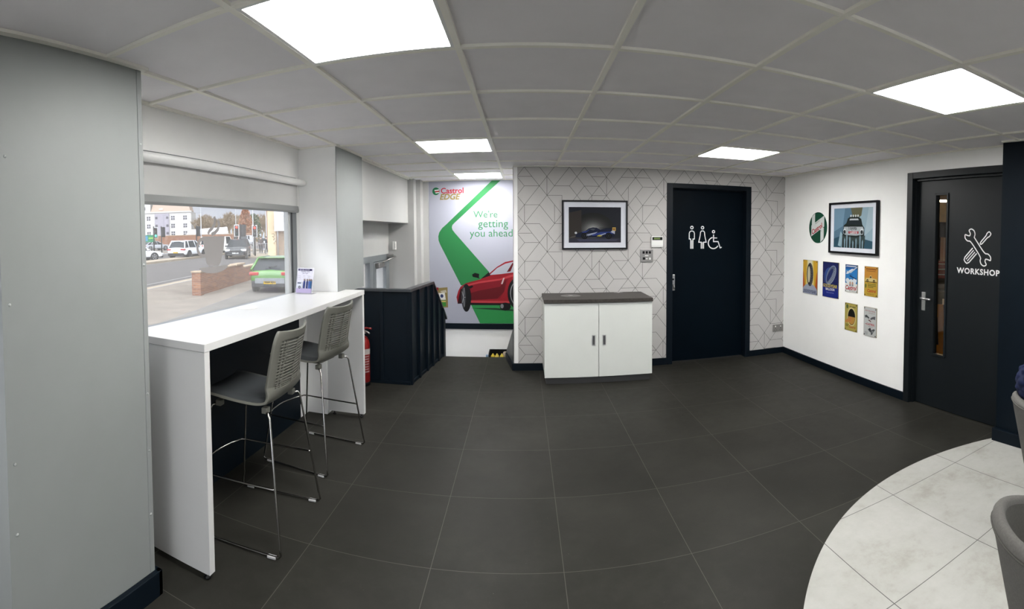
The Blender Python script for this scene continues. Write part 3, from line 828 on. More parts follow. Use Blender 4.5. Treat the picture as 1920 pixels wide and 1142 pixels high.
# ------------------------------------------------------------------ electrical fittings
t = thing('alarm_keypad', 'white alarm keypad with a green display beside the toilet door', 'keypad', (1.484, YA, 1.396))
m = MB(); m.box(-.069, .069, -.026, -.0005, -.06, .06, SWW, bev=.004); m.build('housing', t)
m = MB(); m.box(-.058, .058, -.0285, -.0255, .018, .052, BLACK); dsp = m.build('display_bezel', t)
m = MB(); m.box(-.040, .030, -.0292, -.0284, .027, .044, mat('green_display', (.11, .16, .045), .3, emit=.25)); m.build('display', dsp)
m = MB(); m.box(-.068, .068, -.027, -.0255, -.045, -.043, mat('shadow_gap_plastic', (.35, .35, .34), .5)); m.build('flap_seam', t)
t = thing('switch_panel', 'square satin metal socket and switch panel below the white keypad', 'switch panel', (1.365, YA, 1.241))
m = MB(); m.box(-.073, .073, -.010, -.0005, -.073, .073, SOCK, bev=.003); m.build('face_plate', t)
for x in (-.036, 0, .036):
    m = MB(); m.box(x-.012, x+.012, -.014, -.0095, .022, .05, BLACK, bev=.001); m.build('rocker', t)
m = MB(); m.box(-.02, .02, -.0115, -.0095, -.006, .004, SWW); m.build('label_strip', t)
m = MB(); m.box(-.045, -.018, -.0115, -.0095, -.045, -.018, BLACK); m.box(-.01, .012, -.0115, -.0095, -.04, -.03, SWW); m.build('socket_face', t)
m = MB(); m.box(.028, .046, -.017, -.0095, -.047, -.022, SWW, bev=.002); m.build('plug', t)
t = thing('wall_socket', 'double satin metal wall socket low in the patterned wall corner', 'socket', (3.050, YA, .316))
m = MB(); m.box(-.074, .074, -.010, -.0005, -.044, .044, SOCK, bev=.003); m.build('face_plate', t)
for x in (-.037, .037):
    m = MB(); m.box(x-.006, x+.006, -.014, -.0095, .012, .03, SWW, bev=.001); m.build('rocker', t)
    m = MB()
    for q in ((x-.003, x+.003, -.006, .004), (x-.016, x-.009, -.026, -.021), (x+.009, x+.016, -.026, -.021)): m.box(q[0], q[1], -.0112, -.0098, q[2], q[3], BLACK)
    m.build('pin_holes', t)
t = thing('door_contact', 'small white sensor box above the entrance door in the corner', 'sensor', (-1.67, 6.25, 1.34))
m = MB(); m.box(-.04, .005, -.035, -.0005, -.055, .055, SWW, bev=.004); m.build('housing', t)
m = MB(); m.box(-.006, .003, -.04, -.034, -.03, .03, GLIDE); m.build('sensor_lens', t)

# ------------------------------------------------------------------ framed pictures and tin signs
def framed(name, label, o, u, w, h, depth, bar, mw, mh):
    """o: lower-left corner on the wall, u: direction to the right"""
    t = thing(name, label, 'picture', o); u = Vector(u); n = u.cross(Vector((0, 0, 1)))
    rot = math.atan2(u.y, u.x); t.rotation_euler.z = rot      # local x right, -y out of the wall, z up
    m = MB()
    for x0, x1, z0, z1 in ((0, w, 0, bar), (0, w, h-bar, h), (0, bar, bar, h-bar), (w-bar, w, bar, h-bar)): m.box(x0, x1, -depth, -.0005, z0, z1, BLACK)
    m.build('frame', t)
    MNT = mat('white_picture_mount', (.72, .73, .78), .7, var=.01)
    m = MB(); m.box(bar, w-bar, -depth*.55, -.001, bar, h-bar, MNT); m.build('mount', t)
    A = Art((mw, -depth*.55, mh), (1, 0, 0), (0, 0, 1), w-2*mw, h-2*mh, clip=True)
    return t, A, depth
def finish(t, A, w, h, bar, depth):
    A.build('print', t)
    m = MB(); m.box(bar-.002, w-bar+.002, -depth*.8, -depth*.78, bar-.002, h-bar+.002, PGLASS); m.build('glass', t)

w, h = .722, .533
t, A, dp = framed('framed_picture', 'black framed photo of a dark blue racing car on the patterned wall', (.422, YA, 1.314), (1, 0, 0), w, h, .028, .018, .074, .074)
A.rect(0, 0, 1, 1, flat('#23252d'))
for k in range(12):
    f = k/11; c = int(36+f*f*128); A.ell(.46, .36, .235*(1-f*.80), .185*(1-f*.80), flat('#%02x%02x%02x' % (c, c, int(c*.98))))
A.poly([(0, 0), (.24, 0), (.24, .92), (0, .84)], flat('#3b3531')); A.poly([(0, .84), (.24, .92), (.24, 1), (0, 1)], flat('#20222c'))
A.poly([(0, 0), (1, 0), (1, .13), (0, .12)], flat('#34343f')); A.poly([(.2, .03), (.9, .05), (.96, .09), (.15, .10)], flat('#45465a'))
nv, bl, wh = flat('#141a33'), flat('#2b3f86'), flat('#a9b0c6')
A.poly([(.10, .17), (.14, .24), (.22, .29), (.32, .33), (.38, .40), (.46, .43), (.53, .42), (.60, .37), (.72, .40), (.84, .40), (.90, .36), (.885, .22), (.86, .15), (.24, .14), (.12, .15)], nv)
A.poly([(.24, .30), (.34, .33), (.40, .38), (.37, .33), (.30, .26)], bl); A.poly([(.42, .24), (.62, .30), (.84, .31), (.86, .25), (.60, .22), (.45, .19)], bl); A.poly([(.32, .22), (.42, .26), (.55, .30), (.50, .25), (.40, .20)], wh)
A.poly([(.40, .37), (.45, .40), (.51, .39), (.47, .34)], flat('#4a5058')); A.poly([(.55, .20), (.70, .27), (.71, .25), (.58, .18)], wh); A.poly([(.53, .18), (.58, .22), (.64, .19), (.60, .17)], flat('#c3b23a'))
A.rect(.58, .40, .82, .415, flat('#0c0e16')); A.poly([(.83, .34), (.90, .33), (.90, .43), (.835, .43)], flat('#caa54e')); A.rect(.845, .36, .885, .40, flat('#8e5a2a')); A.poly([(.80, .30), (.88, .24), (.885, .33), (.83, .34)], flat('#b4b7c8'))
for x in (.30, .76):
    A.ell(x, .19, .036, .036, flat('#0a0a0d')); A.ring(x, .19, .022, .022, .003, flat('#30343c')); A.ell(x, .19, .007, .007, flat('#30343c'))
A.ell(.135, .275, .013, .012, flat('#d8dade')); A.poly([(0, .12), (.12, .16), (.14, .20), (.05, .17)], flat('#5a5552')); A.text('35', .36, .19, .03, wh, bold=.02)
finish(t, A, w, h, .018, dp)

w, h = .786, .535
t, A, dp = framed('framed_picture', 'black framed photo of a rally car splashing through water on the white wall', (XB, 4.262, 1.302), (0, -1, 0), w, h, .035, .020, .078, .062)
A.rect(0, 0, 1, 1, flat('#5f7f94')); A.poly([(0, .4), (.25, .55), (.3, 1), (0, 1)], flat('#7c9cb2')); A.poly([(.72, .2), (1, .1), (1, 1), (.66, 1)], flat('#9db7c4'))
A.poly([(.45, 1), (.75, 1), (.72, .80), (.62, .74), (.50, .78)], flat('#6b6a4e')); A.poly([(.8, .3), (1, .5), (1, 1), (.9, 1)], flat('#b2c6d0'))
A.poly([(0, 0), (1, 0), (1, .18), (.6, .28), (.2, .30), (0, .22)], flat('#35596a')); A.poly([(.2, 0), (.8, 0), (.82, .30), (.2, .32)], flat('#26302f'))
A.poly([(.24, .34), (.27, .56), (.34, .62), (.38, .74), (.46, .79), (.64, .78), (.72, .72), (.75, .58), (.80, .50), (.80, .32), (.70, .24), (.30, .26)], flat('#1d2822'))
A.poly([(.26, .36), (.28, .53), (.76, .53), (.79, .46), (.77, .34), (.6, .31), (.34, .32)], flat('#b9bfc2')); A.poly([(.37, .58), (.41, .72), (.66, .72), (.72, .57)], flat('#232b30')); A.poly([(.42, .69), (.44, .73), (.64, .73), (.66, .69)], flat('#cfd4d6'))
for x in (.46, .52, .58, .64): A.ell(x, .80, .012, .012, flat('#e6e8e6'))
A.rect(.40, .36, .66, .42, flat('#bb3538')); A.text('Castrol', .53, .365, .028, flat('#e8e8e8'), bold=.02, width=.12); A.text('Toyota', .50, .46, .03, flat('#3c4446'), bold=.02, width=.14)
for x in (.30, .74): A.ell(x, .44, .022, .018, flat('#e4e8ea')); A.ell(x, .40, .018, .02, flat('#2a3030'))
A.poly([(.24, .30), (.30, .16), (.42, .22), (.46, .10), (.55, .20), (.66, .08), (.72, .22), (.82, .14), (.82, .32), (.6, .26), (.4, .28)], flat('#3c4a48'))
for x, hh in ((.22, .28), (.30, .2), (.36, .30), (.44, .24), (.52, .14), (.60, .2), (.70, .28), (.76, .16)):
    A.poly([(x-.012, 0), (x+.012, 0), (x+.02, hh), (x, hh+.06), (x-.016, hh)], flat('#8fa9b4'))
A.poly([(.12, .05), (.20, .02), (.24, .34), (.19, .42)], flat('#a3bfca'))
finish(t, A, w, h, .020, dp)

def tin(label, y, z, w, h):
    """tin sign on the white wall; y = its left edge (larger y is further left), z = bottom"""
    t = thing('tin_sign', label, 'sign', (XB, y, z), math.radians(-90), group='vintage tin signs on the white wall')
    m = MB(); m.box(0, w, -.007, -.0005, 0, h, flat('#9a8f70'), bev=.002); m.build('plate', t)
    for x in (.014, w-.014):
        for q in (.014, h-.014):
            s = MB(); s.lathe([(.006, -.0095), (.005, -.0075), (.006, -.007)], BLACK, c=(x, 0, q), n=12, axis='y'); s.build('screw', t)
    return t, Art((.003, -.007, .003), (1, 0, 0), (0, 0, 1), w-.006, h-.006, clip=True)
def tyre(A, x, y, rx, ry, rot, c1, c2, hole, rib):
    A.ell(x, y, rx, ry, c1, rot=rot); A.ring(x, y, rx*.93, ry*.93, rx*.10, c2, rot=rot)
    c, q = math.cos(rot), math.sin(rot)
    for k in range(-6, 7):
        v = k/7*ry; hwid = rx*math.sqrt(max(0, 1-(v/ry)**2))
        def R(a, b): return ((x*A.w+a*c-b*q)/A.w, (y*A.h+a*q+b*c)/A.h)
        A.stroke([R(hwid*.15, v-.004), R(hwid*.55, v+.008), R(hwid*.92, v-.002)], .0045, rib)
    A.ell(x-rx*.30/A.w, y, rx*.42, ry*.70, hole, rot=rot)

t, A = tin('tin sign of an upright black tyre on yellow, far left of the sign row', 4.797, .805, .298, .392)
A.rect(0, 0, 1, 1, flat('#d9a92e')); A.poly([(.2, .1), (.8, .1), (.72, 1), (.28, 1)], flat('#e9d98a')); A.poly([(0, .1), (.16, .1), (.05, .6), (0, .7)], flat('#b9501f')); A.poly([(1, .1), (.84, .1), (.95, .6), (1, .7)], flat('#b9501f'))
A.poly([(.33, .3), (.67, .3), (.64, 1), (.36, 1)], flat('#eee9d2'))
A.ell(.5, .02, .16, .11, flat('#aab0c4')); A.rect(0, 0, 1, .13, flat('#98a0b8')); tyre(A, .5, .58, .068, .135, 0, flat('#26262a'), flat('#4c4c52'), flat('#d9d3b4'), flat('#77777c'))
A.text('GOODYEAR', .5, .035, .03, flat('#38405e'), bold=.015, width=.25); A.build('print', t)
t, A = tin('dark blue tin sign of a tyre in a starry sky over yellow lettering', 4.396, .811, .294, .388)
A.rect(0, 0, 1, 1, flat('#18205a')); A.rect(0, 0, 1, .36, flat('#1c2c86'))
for k in range(46): A.ell(random.random(), .36+.62*random.random(), .0013, .0013, flat('#aab4de'), n=6)
A.ell(.42, .60, .085, .10, flat('#34508e'), rot=-.5); tyre(A, .55, .64, .070, .125, -.65, flat('#5a6478'), flat('#8c98b0'), flat('#253066'), flat('#b7c2d6'))
A.text('GOODYEAR', .5, .285, .04, flat('#d8c23c'), bold=.025, width=.26); A.text('BALLOON', .5, .20, .035, flat('#d9dcee'), bold=.03, width=.16); A.text('TYRES ALL-WEATHER', .5, .12, .012, flat('#a8b0d8'), width=.14); A.build('print', t)
t, A = tin('small blue tin sign of a white aeroplane above red lettering', 3.990, .906, .203, .286)
A.rect(0, 0, 1, 1, flat('#2f7ec0')); A.rect(0, .84, 1, 1, flat('#1f5a9c')); A.rect(0, .93, 1, .97, flat('#c9d3dc'))
for x, y, r in ((.2, .42, .03), (.5, .38, .035), (.8, .44, .03), (.35, .32, .04), (.7, .3, .04)): A.ell(x, y, r, r*.8, flat('#dfe6ea'))
A.rect(0, 0, 1, .32, flat('#e2e4e0')); A.poly([(.05, .66), (.16, .74), (.55, .86), (.72, .86), (.60, .78), (.20, .66)], flat('#dfe5e8')); A.poly([(.30, .72), (.95, .95), (.98, .92), (.45, .70)], flat('#c2ccd2')); A.poly([(.10, .78), (.38, .74), (.34, .71), (.10, .74)], flat('#b7c3cc')); A.poly([(.34, .58), (.9, .48), (.94, .51), (.4, .63)], flat('#17406e')); A.poly([(.30, .66), (.60, .62), (.62, .65)], flat('#245a90'))
for x in (.42, .62): A.ell(x, .33, .013, .017, flat('#c79a80')); A.rect(x-.07, .22, x+.07, .29, flat('#8d9096'))
A.text('Castrol', .5, .09, .07, flat('#b3242c'), bold=.03, shear=.25, width=.185); A.text('MOTOR OIL', .6, .025, .014, flat('#30405c'), bold=.01, width=.09); A.build('print', t)
t, A = tin('small yellow tin sign of a racing car above red lettering, right end of the row', 3.681, .897, .20, .295)
A.rect(0, 0, 1, 1, flat('#c3a03c')); A.rect(0, .62, 1, 1, flat('#c98f3a')); A.rect(.1, .90, .9, .93, flat('#8c5226')); A.rect(.15, .84, .85, .87, flat('#9c6a2c')); A.text('THE MASTERPIECE', .5, .91, .014, flat('#6e3820'), width=.15)
A.poly([(.05, .50), (.12, .60), (.38, .62), (.42, .70), (.55, .70), (.60, .62), (.92, .60), (.96, .52), (.60, .50)], flat('#d9c58a')); A.poly([(.40, .62), (.43, .68), (.54, .68), (.56, .62)], flat('#5a4a30')); A.rect(.05, .47, .95, .50, flat('#6e5a26'))
for x in (.24, .74): A.ell(x, .52, .016, .016, flat('#3a3020')); A.ell(x, .52, .008, .008, flat('#a08a50'))
A.ell(.12, .34, .010, .022, flat('#4a6a34'))
for y in (.40, .35, .30): A.rect(.26, y, .9-.2*(y < .32), y+.022, flat('#5d6a2c'))
A.text('Castrol', .58, .14, .06, flat('#b8382a'), bold=.025, shear=.2, width=.13); A.text('MOTOR OIL', .5, .05, .015, flat('#7a5a24'), width=.10); A.build('print', t)
t, A = tin('olive tin sign of a hand at a round window, lower left of the sign pairs', 3.986, .507, .204, .286)
A.rect(0, 0, 1, 1, flat('#a99a4a')); A.rect(.04, .03, .96, .97, flat('#b7a858')); A.ell(.2, .88, .018, .022, flat('#5a6a3a')); A.text('Wakefield', .63, .86, .025, flat('#3c3418'), bold=.02, shear=.2, width=.10)
A.ell(.56, .52, .072, .098, flat('#d6c88e')); A.ell(.56, .52, .060, .084, flat('#3a2e1c')); A.ell(.56, .53, .056, .078, flat('#16140f'), 0, 180); A.ell(.56, .52, .056, .078, flat('#c08f44'), 180, 360)
A.poly([(.05, .36), (.18, .40), (.40, .52), (.58, .52), (.62, .46), (.55, .40), (.60, .36), (.44, .30), (.20, .30), (.05, .26)], flat('#c98a4e')); A.stroke([(.36, .36), (.50, .38)], .002, flat('#7a4a22')); A.stroke([(.38, .42), (.56, .45)], .002, flat('#7a4a22'))
A.text('Castrol', .64, .11, .05, flat('#a8402a'), bold=.02, shear=.25, width=.11); A.rect(.08, .20, .34, .225, flat('#4c5a2a')); A.rect(.08, .15, .30, .172, flat('#4c5a2a')); A.build('print', t)
t, A = tin('pale grey tin sign of greyscale hands and red lettering, lowest at the right', 3.679, .503, .193, .288)
A.rect(0, 0, 1, 1, flat('#c4c6c4')); A.text("Don't take chances", .5, .86, .025, flat('#a83a3c'), bold=.01, shear=.2, width=.15); A.text('with your oil', .62, .79, .018, flat('#8a3a3c'), shear=.2, width=.09)
A.poly([(.08, .70), (.22, .73), (.36, .68), (.45, .64), (.40, .60), (.25, .64), (.12, .62)], flat('#4a4c4e')); A.poly([(.92, .72), (.75, .70), (.60, .66), (.50, .60), (.60, .58), (.75, .62), (.90, .60)], flat('#5c5e60')); A.poly([(.35, .55), (.48, .52), (.60, .49), (.56, .54), (.42, .58)], flat('#6a3a3c'))
A.text('CASTROL', .55, .38, .04, flat('#b02c34'), bold=.03, width=.12); A.rect(.12, .40, .26, .42, flat('#a84a4c')); A.text('motor oil', .55, .32, .014, flat('#5a5c5e'), width=.06)
A.poly([(.34, .24), (.50, .28), (.62, .22), (.80, .28), (.92, .26), (.80, .18), (.70, .08), (.60, .05), (.58, .14), (.44, .17)], flat('#4e5254')); A.ell(.52, .25, .012, .012, flat('#1e2022')); A.poly([(.62, .18), (.78, .22), (.72, .12)], flat('#8c9092'))
for k in range(4): A.rect(.10, .04+.03*k, .34, .052+.03*k, flat('#8e9294'))
A.build('print', t)
# round enamel logo sign
t = thing('round_sign', 'round green and white sign with a red script name on the white wall', 'sign', (XB, 4.509, 1.572), math.radians(-90))
m = MB(); m.lathe([(.174, -.006), (.174, -.0005)], flat('#0f4a35'), n=56, axis='y'); m.build('disc', t)
A = Art((-.174, -.006, -.174), (1, 0, 0), (0, 0, 1), .348, .348)
G = flat('#dfe4e2'); ca = [(math.cos(math.radians(a))*.172, math.sin(math.radians(a))*.172) for a in range(0, 360)]
def chord(f): return [((x+.174)/.348, (y+.174)/.348) for x, y in f]
def clipc(pts):     # keep polygon inside the disc
    return [(x if x*x+y*y < .172**2 else x*.172/math.hypot(x, y), y if x*x+y*y < .172**2 else y*.172/math.hypot(x, y)) for x, y in pts]
A.poly(chord(clipc([(-.122, -.09), (.122, .02), (.122, .13), (-.122, .02)])), G)
A.poly(chord(clipc([(-.118, .0), (-.056, .0), (-.056, .162), (-.118, .125)])), G); A.poly(chord(clipc([(.056, .0), (.118, .0), (.118, -.125), (.056, -.162)])), G)
A.poly(chord([(-.128, -.10), (.125, .012), (.125, .135), (-.128, .025)]), G)
A.text('Castrol', .49, .40, .13, flat('#b3202c'), bold=.03, shear=.15, width=.225, rot=.40); A.text('WAKEFIELD', .49, .66, .02, flat('#1b3c30'), width=.10, rot=.42); A.text('MOTOR OIL', .60, .335, .02, flat('#1b3c30'), width=.10, rot=.42)
A.build('print', t)

# ------------------------------------------------------------------ mural over the stairs
t = thing('wall_mural', 'tall advertising mural with green sweep and red sports car over the stairs', 'poster', (-1.28, YM, .262))
MW, MH = 1.56, 1.945
m = MB(); m.box(0, MW, -.004, -.0003, 0, MH, flat('#a9abb8')); m.build('panel', t)
m = MB(); m.box(0, MW, -.03, -.0003, -.075, -.001, NAVY, bev=.003); m.build('bottom_rail', t)
A = Art((0, -.004, 0), (1, 0, 0), (0, 0, 1), MW, MH, clip=True)
U0, U1, V0, V1 = 806, 963, 604, 341      # mural read-off frame; u spans 1.16 m
def mp(x, y): return ((x-U0)/(U1-U0)*1.155/MW, (V0-y)/(V0-V1))
GR, GD = flat('#2c7a45'), flat('#2f8a4a')
def zz(x, y): return mp(800+x/4.076, 340+y/4.079)
def arc(c, r, a0, a1, n=8): return [(c[0]+r*math.cos(math.radians(a0+(a1-a0)*k/n)), c[1]+r*math.sin(math.radians(a0+(a1-a0)*k/n))) for k in range(n+1)]
A.poly([zz(*p) for p in [(505, 8), (570, 8), (222, 318), (205, 335), (200, 352), (205, 372), (225, 398), (480, 690), (420, 800), (265, 790), (108, 480), (97, 450), (95, 420), (103, 390), (125, 358), (160, 328)]], GR)
A.poly([zz(*p) for p in [(340, 935), (693, 935), (693, 1110), (415, 1092)]], GD)
CR, CRD, CRL = flat('#8c1822'), flat('#5c0e16'), flat('#b03a40')
A.poly([zz(*p) for p in [(330, 962), (693, 985), (693, 975), (520, 960)]], flat('#1c3a28'))
A.poly([zz(*p) for p in [(230, 880), (245, 830), (262, 800), (300, 775), (350, 760), (415, 745), (480, 700), (540, 650), (600, 615), (665, 602), (800, 600), (800, 930), (640, 930), (330, 925), (240, 930)]], CR)
A.poly([zz(*p) for p in [(483, 712), (540, 660), (600, 628), (665, 612), (760, 612), (760, 680), (560, 706)]], flat('#a9acb6')); A.poly([zz(*p) for p in [(612, 690), (655, 622), (668, 620), (640, 686)]], CRD); A.poly([zz(*p) for p in [(415, 742), (478, 690), (490, 716)]], flat('#14100f'))
A.poly([zz(*p) for p in [(300, 790), (420, 765), (560, 750), (625, 740), (600, 820), (560, 890), (330, 905), (310, 850)]], flat('#7a1420')); A.poly([zz(*p) for p in [(330, 850), (400, 830), (560, 800), (610, 745), (590, 840), (540, 890), (340, 900)]], CRD)
A.poly([zz(*p) for p in [(265, 800), (320, 780), (420, 758), (560, 740), (640, 712), (700, 700), (700, 712), (560, 752), (400, 775), (300, 800)]], CRL)
A.poly([zz(*p) for p in [(568, 780), (585, 735), (596, 733), (580, 780)]], flat('#c9b4b4')); A.poly([zz(*p) for p in [(320, 800), (350, 790), (360, 800), (340, 814), (325, 812)]], flat('#1a0a0c'))
A.poly([zz(*p) for p in [(350, 708), (372, 696), (405, 704), (402, 728), (410, 740), (385, 732), (356, 726)]], flat('#0e0c0d'))
A.poly([zz(*p) for p in [(238, 930), (260, 820), (300, 800), (330, 925)]], flat('#2a0c10'))
A.ell(*zz(305, 885), .068, .19, flat('#141416')); A.ell(*zz(285, 880), .030, .15, flat('#3c3e42')); A.ell(*zz(285, 880), .011, .05, flat('#1a1a1c'))
for k in range(5): A.stroke([zz(285, 880), (zz(285, 880)[0]+.026/MW*math.cos(k*1.257), zz(285, 880)[1]+.135/MH*math.sin(k*1.257))], .008, flat('#8c8e92'))
A.poly([zz(*p) for p in [(330, 922), (640, 925), (640, 940), (330, 938)]], flat('#1c1416')); A.poly([zz(*p) for p in [(340, 905), (640, 908), (640, 922), (340, 920)]], CRL)
A.ell(*zz(600, 950), .075, .055, flat('#141416')); A.ell(*zz(575, 946), .022, .03, flat('#7c7e82'))
A.ell(*zz(700, 850), .15, .22, flat('#141416')); A.ring(*zz(700, 850), .11, .17, .012, flat('#8c8e92'))
# oil can
A.poly([zz(*p) for p in [(80, 812), (162, 805), (165, 958), (80, 962), (55, 900)]], flat('#8a7a4c')); A.poly([zz(*p) for p in [(66, 810), (92, 806), (92, 828), (66, 832)]], flat('#8c1c24')); A.poly([zz(*p) for p in [(105, 835), (150, 825), (156, 845), (120, 850)]], flat('#b7b09a'))
A.poly([zz(*p) for p in [(90, 850), (140, 846), (148, 900), (95, 902)]], flat('#d9dad6')); A.ell(*zz(118, 872), .022, .025, flat('#34426c')); A.poly([zz(*p) for p in [(95, 905), (148, 903), (150, 950), (105, 952)]], flat('#3f8a3a')); A.rect(*zz(100, 918), *zz(148, 908), flat('#c9b46a'))
TG = flat('#2f7f4c')
A.text("We're", *zz(365, 282), 0, TG, bold=-.004, align='l', width=.325*1.0)
A.text('getting', *zz(400, 355), 0, TG, bold=-.004, align='l', width=.405)
A.text('you ahead', *zz(336, 425), 0, TG, bold=-.004, align='l', width=.58)
A.ell(*zz(81, 80), .050, .052, flat('#1c6a42')); A.poly([zz(*p) for p in [(70, 70), (104, 67), (106, 74), (72, 78)]], flat('#e4e6e6')); A.poly([zz(*p) for p in [(72, 80), (107, 76), (108, 84), (76, 88)]], flat('#c0303a')); A.poly([zz(*p) for p in [(74, 90), (106, 86), (104, 92), (82, 96)]], flat('#e4e6e6'))
A.text('Castrol', *zz(119, 97), 0, flat('#b02434'), bold=.018, align='l', width=.312); A.text('EDGE', *zz(110, 143), 0, flat('#8a7a44'), bold=.03, shear=.25, align='l', width=.285)
A.build('print', t)

# ------------------------------------------------------------------ stair balustrade
t = thing('stair_balustrade', 'dark navy boarded balustrade round the top of the stairs with a sloping end', 'balustrade', (-1.11, 4.645, 0))
CAPM = mat('navy_grey_cap', (.035, .04, .045), .35, var=.08)
m = MB(); m.box(XL+.002, -1.115, 4.649, 4.70, 0, .925, NAVY); local(t, m, 'front_panel')
for x in (-1.40, -1.70):
    m = MB(); m.box(x-.018, x+.018, 4.636, 4.6495, .0, .925, NAVY, bev=.002); local(t, m, 'batten')
P0, P1 = Vector((-1.110, 4.645)), Vector((-.960, 5.93)); dv = (P1-P0).normalized(); nv_ = Vector((dv.y, -dv.x)); LEN = (P1-P0).length
def side(s, off, z): q = P0+dv*s+nv_*off; return (q.x, q.y, z)
s_k = .775      # where the top starts to fall
topz = lambda s: .93 if s <= s_k else .93-(s-s_k)*.93
def slab(m, outline, o0, o1, mm):
    A_ = [m.bm.verts.new(side(s, o0, z)) for s, z in outline]; B_ = [m.bm.verts.new(side(s, o1, z)) for s, z in outline]; i = m.mi(mm); k = len(outline)
    m.bm.faces.new(A_[::-1]).material_index = i; m.bm.faces.new(B_).material_index = i
    for j in range(k): m.bm.faces.new((A_[j], A_[(j+1) % k], B_[(j+1) % k], B_[j])).material_index = i
m = MB(); slab(m, [(.0, 0), (1.168, 0), (1.168, -.17), (LEN, -.17), (LEN, topz(LEN)), (s_k, topz(s_k)), (0, .93)], -.045, -.002, NAVY); local(t, m, 'side_panel')
m = MB(); slab(m, [(-.015, .926), (s_k, .926), (LEN+.02, topz(LEN+.02)-.004), (LEN+.02, topz(LEN+.02)+.022), (s_k, .952), (-.015, .952)], -.058, .016, CAPM)
m.box(XL+.002, -1.118, 4.63, 4.712, .9265, .9515, CAPM); local(t, m, 'cap_rail')
for s in (.022, .265, .525, .735, .945, 1.15):
    m = MB(); slab(m, [(s-.02, 0 if s < 1.16 else -.17), (s+.02, 0 if s < 1.14 else -.1), (s+.02, topz(s+.02)-.005), (s-.02, topz(s-.02)-.005)], -.003, .022, NAVY); local(t, m, 'batten')
m = MB(); slab(m, [(0, .0005), (1.16, .0005), (1.16, .03), (0, .03)], -.002, .012, NAVY); m.box(XL+.002, -1.11, 4.634, 4.650, .0005, .03, NAVY); local(t, m, 'base_trim')
# low raking panel on the other side of the stair head
t = thing('stair_side_panel', 'dark navy raking stair panel tucked behind the end of the patterned wall', 'stair panel', (-.12, 5.3, 0))
def quadprism(mb, pts, off, mm):
    A_ = [mb.bm.verts.new(p) for p in pts]; B_ = [mb.bm.verts.new((p[0]+off[0], p[1]+off[1], p[2]+off[2])) for p in pts]; i = mb.mi(mm); k = len(pts)
    mb.bm.faces.new(A_[::-1]).material_index = i; mb.bm.faces.new(B_).material_index = i
    for j in range(k): mb.bm.faces.new((A_[j], A_[(j+1) % k], B_[(j+1) % k], B_[j])).material_index = i
m = MB(); quadprism(m, [(-.112, 5.262, .07), (-.200, 5.73, .07), (-.200, 5.73, .10), (-.112, 5.262, .45)], (.05, .0, 0), mat('paler_navy_panel', (.022, .028, .032), .4, var=.1)); local(t, m, 'panel')  # panel in a paler navy than its skirting
m = MB(); quadprism(m, [(-.122, 5.235, .0005), (-.214, 5.735, .0005), (-.214, 5.735, .075), (-.122, 5.235, .075)], (.06, 0, 0), NAVY); local(t, m, 'skirting')

# tray of products down in the stairwell
t = thing('product_tray', 'black tray of yellow packs and a blue cap down by the stairwell wall', 'tray', (-.33, 6.44, LOW))
m = MB(); m.box(-.13, .13, -.09, .10, 0, .34, flat('#2a2a2c'), bev=.006); m.build('stack_box', t)
m = MB()
for q in ((-.13, .13, -.10, -.085), (-.13, .13, .095, .11), (-.13, -.118, -.085, .095), (.118, .13, -.085, .095)): m.box(q[0], q[1], q[2], q[3], .341, .39 if q[2] < 0 and q[3] < 0 else .455, BLACK, bev=.004)
m.build('tray_rim', t)
for x, c in ((-.075, '#c9b23a'), (-.02, '#d2bf58'), (.045, '#cdb84a')):
    m = MB(); m.lathe([(.027, .3415), (.028, .39), (.022, .41), (.01, .418), (.01, .43), (0, .43)], flat(c), c=(x, -.04, 0), n=16); m.build('yellow_pack', t)
m = MB(); m.lathe([(.03, .3415), (.03, .42), (.02, .438), (0, .44)], flat('#b9a996'), c=(.085, .03, 0), n=16); m.build('beige_pack', t)
m = MB(); m.box(-.17, -.135, -.05, .0, 0, .41, flat('#8fa6c0'), bev=.006); o = m.build('blue_pack', t)

# fire extinguisher
t = thing('fire_extinguisher', 'red fire extinguisher standing between the counter end and the navy balustrade', 'fire extinguisher', (-1.575, 4.545, 0))
m = MB(); m.lathe([(.070, .022), (.075, .03), (.075, .40), (.070, .44), (.052, .475), (.026, .492), (.022, .505)], RED, n=28); m.build('cylinder', t)
m = MB(); m.lathe([(.074, 0), (.079, .005), (.079, .035), (.0755, .04)], BLACK, n=28); m.build('base_ring', t)
m = MB(); m.lathe([(.022, .505), (.022, .53), (.014, .535), (.014, .55)], STEEL, n=16); m.box(.0, .04, -.012, .012, .515, .53, STEEL); m.build('valve', t)
m = MB(); m.tube([(0, 0, .552), (.05, -.02, .575), (.11, -.04, .575)], .010, RED, n=8); m.tube([(0, 0, .545), (.06, -.025, .54), (.09, -.035, .525)], .008, STEEL, n=8); m.build('handle', t)
m = MB(); m.tube([(-.02, 0, .53), (-.07, -.02, .53), (-.098, -.03, .46), (-.092, -.03, .30), (-.088, -.03, .18)], .010, BLACK, n=8); m.build('hose', t)
LABW = flat('#b9b3b0'); m = MB()
rows = [[(.0757*math.cos(a), .0757*math.sin(a), z) for a in [math.radians(-150+6*k) for k in range(31)]] for z in (.315, .37)]
m.grid(rows, LABW)
for k in range(7):
    z = .14+.025*k; rows = [[(.0757*math.cos(a), .0757*math.sin(a), zz_) for a in [math.radians(-140+5*q) for q in range(4 + (k*7) % 5, 27)]] for zz_ in (z, z+.011)]; m.grid(rows, flat('#a88c8c'))
m.build('instruction_label', t)

